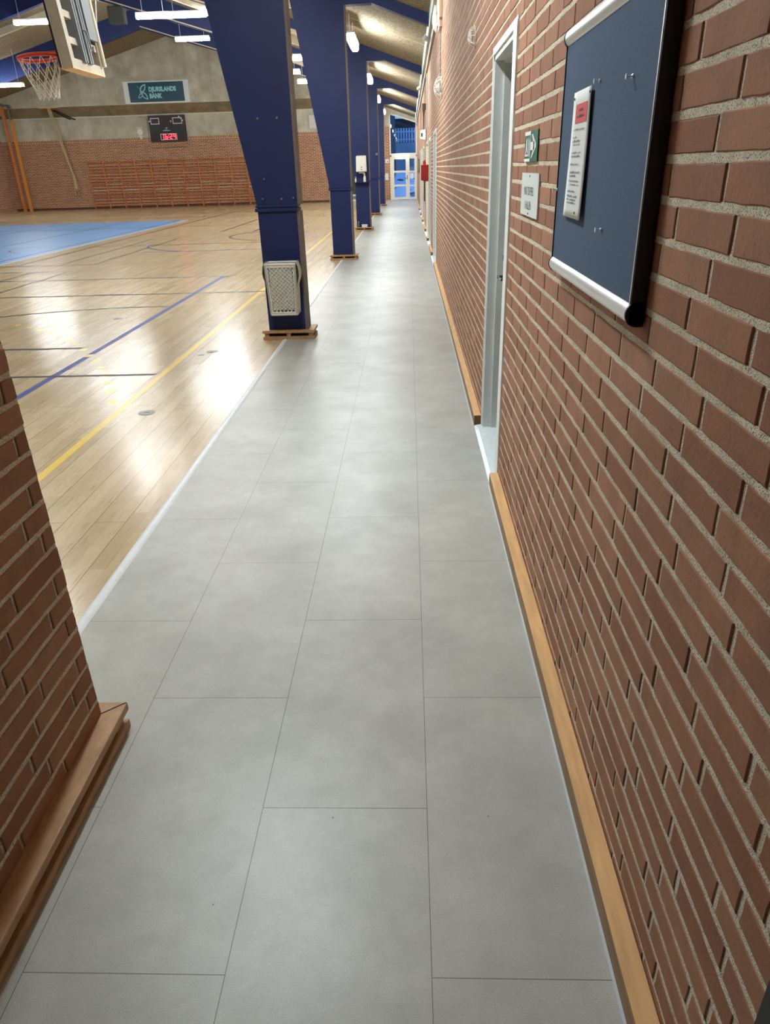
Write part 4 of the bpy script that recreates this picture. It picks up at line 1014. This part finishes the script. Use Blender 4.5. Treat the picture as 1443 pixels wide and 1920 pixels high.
def bottle(x, y, z, label, trig, sc=1.0, m=WHITEP, tilt=0.0):
    b = thing('spray_bottle', label, 'bottle', (x, y, z))
    obj('bottle_body', MB().lathe(x, y, [(0.034*sc, z), (0.037*sc, z+0.02*sc), (0.036*sc, z+0.11*sc), (0.028*sc, z+0.14*sc), (0.014*sc, z+0.165*sc), (0.014*sc, z+0.185*sc)], 14), m, b, smooth=True)
    h_ = MB().box(x-0.016*sc, x+0.016*sc, y-0.014, y+0.014, z+0.185*sc, z+0.222*sc)
    if trig: h_.box(x-0.045*sc, x-0.012, y-0.008, y+0.008, z+0.202*sc, z+0.220*sc).box(x-0.036*sc, x-0.026*sc, y-0.006, y+0.006, z+0.165*sc, z+0.205*sc)
    obj('spray_head', h_, m, b, bevel=0.003)
sl = tag(obj('column_shelf', MB().box(-1.475, -1.07, y3-0.115, y3-0.023, 1.222, 1.240), NAVY), 'narrow blue shelf on the dispenser column holding two white bottles', 'shelf')
bottle(-1.184, y3-0.07, 1.240, 'white spray bottle under the paper towel dispenser', True)
bottle(-1.430, y3-0.07, 1.240, 'slim white bottle at the left end of the shelf below the dispenser', False, 0.62)
pb = thing('tissue_box', 'small white box standing on the dispenser column\'s plinth', 'box', (-1.238, y3-0.03, 0.092))
obj('box_body', MB().box(-1.315, -1.160, y3-0.050, y3-0.004, 0.092, 0.165), WHITEP, pb, bevel=0.004)
obj('box_lid', MB().box(-1.318, -1.157, y3-0.053, y3-0.002, 0.150, 0.168), PAPER, pb, bevel=0.003)
bt = thing('grey_bottle', 'grey bottle standing on the left end of the dispenser column\'s plinth', 'bottle', (-1.40, y3-0.03, 0.092))
obj('bottle_body', MB().lathe(-1.40, y3-0.03, [(0.022, 0.092), (0.024, 0.10), (0.024, 0.20), (0.012, 0.225)], 12), GREYP, bt, smooth=True); obj('cap', MB().lathe(-1.40, y3-0.03, [(0.011, 0.225), (0.011, 0.245)], 10), WHITEP, bt)
kn = thing('column_button', 'small grey-green push button on the fourth blue column', 'button', (-1.12, FRAMES[3], 2.0))
obj('button', MB().tube([(-1.12, FRAMES[3]+0.001, 2.02), (-1.12, FRAMES[3]-0.05, 2.02)], 0.045, 12), mat('grey_green', (96, 110, 104), 0.5), kn)

# ------------------------------------------------------------------ fittings along the brick wall
fh = thing('fire_hose_box', 'red fire box with a domed top and a black hose on the brick wall', 'fire equipment', (XW-0.08, 17.95, 1.27))
obj('box', MB().box(0.290, XW-0.001, 17.85, 18.0, 1.285, 1.605).prism([(0.30, 1.285), (0.36, 1.262), (0.45, 1.262), (0.462, 1.285)], 'y', 17.87, 17.98), RED, fh, bevel=0.012)
obj('dome', MB().lathe(0.372, 17.93, [(0.035, 1.60), (0.035, 1.66), (0.022, 1.69), (0.004, 1.70)], 12), RED, fh, smooth=True)
obj('hose', MB().tube([(0.372, 17.93, 1.27), (0.372, 17.93, 0.84)], 0.014, 8), BLACK, fh)
ex = thing('lit_exit_sign', 'lit emergency exit sign sticking out of the brick wall above the far doors', 'sign', (0.36, 19.95, 2.29))
e_ = MB().add([(0.305, 20.05, 2.20), (0.445, 19.9, 2.17), (0.445, 19.9, 2.41), (0.305, 20.05, 2.385), (0.335, 20.10, 2.20), (0.462, 19.95, 2.17), (0.462, 19.95, 2.41), (0.335, 20.10, 2.385)], [(0, 1, 2, 3), (5, 4, 7, 6), (0, 4, 5, 1), (3, 2, 6, 7), (0, 3, 7, 4), (1, 5, 6, 2)])
obj('sign_case', e_, WHITEP, ex)
obj('lit_panel', MB().add([(0.385, 19.96, 2.235), (0.430, 19.912, 2.225), (0.430, 19.912, 2.345), (0.385, 19.96, 2.335)], [(0, 1, 2, 3)]), EXITLIT, ex)
obj('pictogram', MB().add([(0.33, 20.02, 2.25), (0.382, 19.962, 2.24), (0.382, 19.962, 2.33), (0.33, 20.02, 2.325)], [(0, 1, 2, 3)]), GREEN, ex)
hp = MB().tube([(0.40, 20.2, 2.41), (0.40, 20.2, 2.70), (0.405, 20.2, 2.84)], [0.012, 0.018, 0.032], 8); hp.box(0.37, 0.462, 20.15, 20.25, 2.84, 2.98)
obj('cable_drop', hp, mat('brown_cable', (84, 66, 52), 0.7), ex)
def cage(y, z, R, label):
    g_ = thing('sensor_cage', label, 'wire guard', (XW, y, z), 'white wire guards on the brick wall')
    m_ = MB(); W2 = 0.0045*R/0.10
    for ry in (1.0, 0.72):
        rad = R*ry; dx = 0.0 if ry == 1.0 else R*0.55
        m_.tube([(XW-0.006-dx, y+rad*math.cos(2*math.pi*i/20), z+rad*math.sin(2*math.pi*i/20)) for i in range(20)], W2, 5, closed=True)
    for a in (0, 45, 90, 135):
        c_, s_ = math.cos(math.radians(a)), math.sin(math.radians(a))
        m_.tube([(XW-0.006-R*0.75*math.cos(math.radians(b_)), y+R*c_*math.sin(math.radians(b_)), z+R*s_*math.sin(math.radians(b_))) for b_ in range(-90, 91, 20)], W2, 5)
    obj('wire_cage', m_, WHITEP, g_)
    obj('sensor', MB().lathe(XW-0.03, y, [(0.02*R/0.1, z-0.04*R/0.1), (0.028*R/0.1, z), (0.02*R/0.1, z+0.04*R/0.1)], 10), WHITEP, g_)
cage(5.68, 2.34, 0.060, 'small white wire guard on the bricks above the near door'); cage(11.0, 2.51, 0.13, 'large white wire guard on the bricks, under the thin conduit')
ws = thing('wall_speaker', 'white loudspeaker high on the brick wall below the fascia', 'loudspeaker', (XW-0.05, 12.3, 3.5))
pts = [(0.0, 3.34), (0.035, 3.38), (0.06, 3.47), (0.06, 3.53), (0.035, 3.62), (0.0, 3.66)]
obj('cabinet', MB().prism([(XW-0.025-a*1.0, b_) for a, b_ in pts], 'y', 12.1, 12.5), WHITEP, ws, bevel=0.006); obj('bracket', MB().box(XW-0.03, XW-0.001, 12.1, 12.4, 3.38, 3.60), BLACK, ws)
tk_ = thing('cable_trunking', 'beige boxed trunking coming down the brick wall beside the loudspeaker', 'trunking', (XW-0.04, 11.4, 3.5))
obj('trunk', MB().box(XW-0.045, XW-0.001, 10.9, 11.55, 3.28, 3.70), BEIGE, tk_, bevel=0.006); obj('collar', MB().box(XW-0.035, XW-0.001, 11.0, 11.5, 3.20, 3.28), BEIGE, tk_)
obj('conduit', MB().tube([(XW-0.012, 11.25, 3.22), (XW-0.012, 11.25, 2.66)], 0.009, 6), GREYSTEEL, tk_)
tag(obj('conduit_pipe', MB().tube([(XW-0.012, 19.0, 3.5), (XW-0.012, 19.0, 2.4)], 0.014, 6), FASCIA), 'thin grey conduit dropping from the fascia above the far doors', 'conduit')
sp2 = thing('wall_speaker', 'white loudspeaker at the far end of the fascia near the window', 'loudspeaker', (XW-0.05, 36.5, 3.4))
obj('cabinet', MB().prism([(XW-0.02-a*1.6, b_-0.05) for a, b_ in pts], 'y', 36.2, 36.8), WHITEP, sp2, bevel=0.006); obj('bracket', MB().box(XW-0.03, XW-0.001, 36.3, 36.6, 3.38, 3.60), BLACK, sp2)
sm = [(14.9, 3.58, 'nearer'), (24.2, 3.62, 'farther')]
for y, z, s_ in sm:
    p_ = thing('junction_spot', 'small white spot lamp on the fascia, %s of the two' % s_, 'spot lamp', (0.34, y, z))
    obj('spot_head', MB().tube([(0.375, y, z), (0.31, y-0.05, z+0.04)], [0.03, 0.05], 10), WHITEP, p_); obj('spot_arm', MB().box(0.36, 0.376, y-0.03, y+0.03, z-0.05, z+0.05), WHITEP, p_)
pc = thing('framed_picture', 'dark framed picture on the brick wall near the end door', 'picture', (XW, 35.0, 1.6))
obj('frame', MB().box(XW-0.03, XW-0.001, 32.3, 32.42, 1.36, 1.87).box(XW-0.03, XW-0.001, 37.2, 37.32, 1.36, 1.87).box(XW-0.03, XW-0.001, 32.42, 37.2, 1.84, 1.87).box(XW-0.03, XW-0.001, 32.42, 37.2, 1.36, 1.39), BLACK, pc)
obj('print', MB().box(XW-0.02, XW-0.001, 32.42, 37.2, 1.39, 1.84), mat('mottled_print', (150, 156, 110), 0.6, var=0.8, vscale=5), pc)
# things at the end of the aisle
es2 = thing('lit_exit_sign', 'lit white exit sign over the glazed end door', 'sign', (-0.30, YD, 2.12))
obj('sign_case', MB().box(-0.50, -0.105, YD-0.09, YD-0.001, 2.045, 2.205), EXITLIT, es2)
obj('pictogram', MB().box(-0.43, -0.40, YD-0.094, YD-0.09, 2.15, 2.17).box(-0.36, -0.33, YD-0.094, YD-0.09, 2.15, 2.18).box(-0.42, -0.34, YD-0.094, YD-0.09, 2.07, 2.09).box(-0.27, -0.24, YD-0.094, YD-0.09, 2.15, 2.17), mat('pale_green_print', (150, 190, 160), 0.5), es2)
n1_ = thing('door_notice', 'white paper taped inside the narrow leaf of the end door', 'notice', (0.2, YD, 1.0)); obj('sheet', MB().box(0.095, 0.275, YD+0.030, YD+0.034, 1.02, 1.30), PAPER, n1_)
n2_ = thing('wall_notice', 'white notice board on the brick return beside the end door', 'notice', (-1.18, YB, 1.0)); obj('panel', MB().box(-1.30, -1.05, YB-0.02, YB-0.001, 0.99, 1.31), PAPER, n2_)
n3_ = thing('fire_notice', 'small white sign with a red mark beside the end door', 'sign', (-1.10, YB, 1.8)); obj('sign_plate', MB().box(-1.20, -1.01, YB-0.015, YB-0.001, 1.80, 1.98), PAPER, n3_); obj('red_mark', MB().prism([(-1.14, 1.84), (-1.05, 1.84), (-1.05, 1.92)], 'y', YB-0.018, YB-0.015), RED, n3_)
# floor sockets in the parquet
dk = mat('dull_metal_cap', (112, 110, 104), 0.35, metal=0.6)
for x, y, r_, s_ in ((-1.938, 4.879, 0.060, 'nearest, beside the yellow line'), (-3.573, 8.656, 0.06, 'far left beyond the blue line'), (-2.015, 6.659, 0.035, 'smaller of the pair before the nearest column'), (-1.93, 6.783, 0.055, 'larger of the pair before the nearest column')):
    p_ = thing('floor_socket', 'round metal socket cap in the parquet, ' + s_, 'floor socket', (x, y, 0), 'metal socket caps in the parquet')
    obj('cap', MB().lathe(x, y, [(r_, 0.0008), (r_, 0.0022), (r_-0.004, 0.0026)], 24), dk, p_); obj('slot', MB().box(x-r_*0.35, x+r_*0.35, y-0.005, y+0.005, 0.0026, 0.0030), BLACK, p_)
# ------------------------------------------------------------------ outside the end door
tag(obj('snowy_ground', MB().box(-9, 9, YB+0.3, 82, -0.25, -0.06), SNOW), 'patchy snow on the ground outside the glazed door', 'snow', kind='structure')
tag(obj('house_wall', MB().box(-8, -1.0, YB+0.4, 64, -0.1, 7), mat('dark_brown_wall', (52, 34, 30), 0.9, var=0.2, vscale=2)), 'dark brown building wall outside, left of the window', 'building')
tag(obj('retaining_wall', MB().box(-4, 5, 66, 66.6, -0.1, 3.42), mat('grey_retaining', (150, 158, 160), 0.9, var=0.15, vscale=1.0)), 'pale grey retaining wall outside behind the snow', 'wall')
tag(obj('snow_bank', MB().prism([(46, -0.08), (65.9, -0.08), (65.9, 1.35), (62, 1.15), (52, 0.45)], 'x', -4, 5), SNOW), 'snow-covered bank rising to the retaining wall outside', 'snow', kind='structure')
tag(obj('low_wall', MB().box(-0.12, 1.2, 62.5, 63.0, 0.9, 1.62), mat('beige_low_wall', (196, 184, 160), 0.8)), 'low beige wall block on the snowy bank outside', 'wall')
fe = MB()
for i in range(40): fe.box(-4+i*0.225, -4+i*0.225+0.14, 66.2, 66.24, 3.45, 4.5)
fe.box(-4, 5, 66.24, 66.3, 3.62, 3.72).box(-4, 5, 66.24, 66.3, 4.2, 4.3)
tag(obj('board_fence', fe, mat('pale_fence', (190, 198, 204), 0.8)), 'pale upright board fence on top of the retaining wall', 'fence')
sh_ = thing('shed', 'dark shed with a snowy roof beyond the fence outside', 'shed', (0, 74, 3.4))
obj('walls', MB().box(-5, 5, 74, 80, -0.1, 5.6), mat('dark_shed', (48, 48, 44), 0.9), sh_); obj('roof', MB().prism([(73.3, 5.6), (80.6, 5.6), (80.6, 6.6), (77, 7.0)], 'x', -5.3, 5.3), mat('snow_roof', (228, 234, 240), 0.8), sh_)
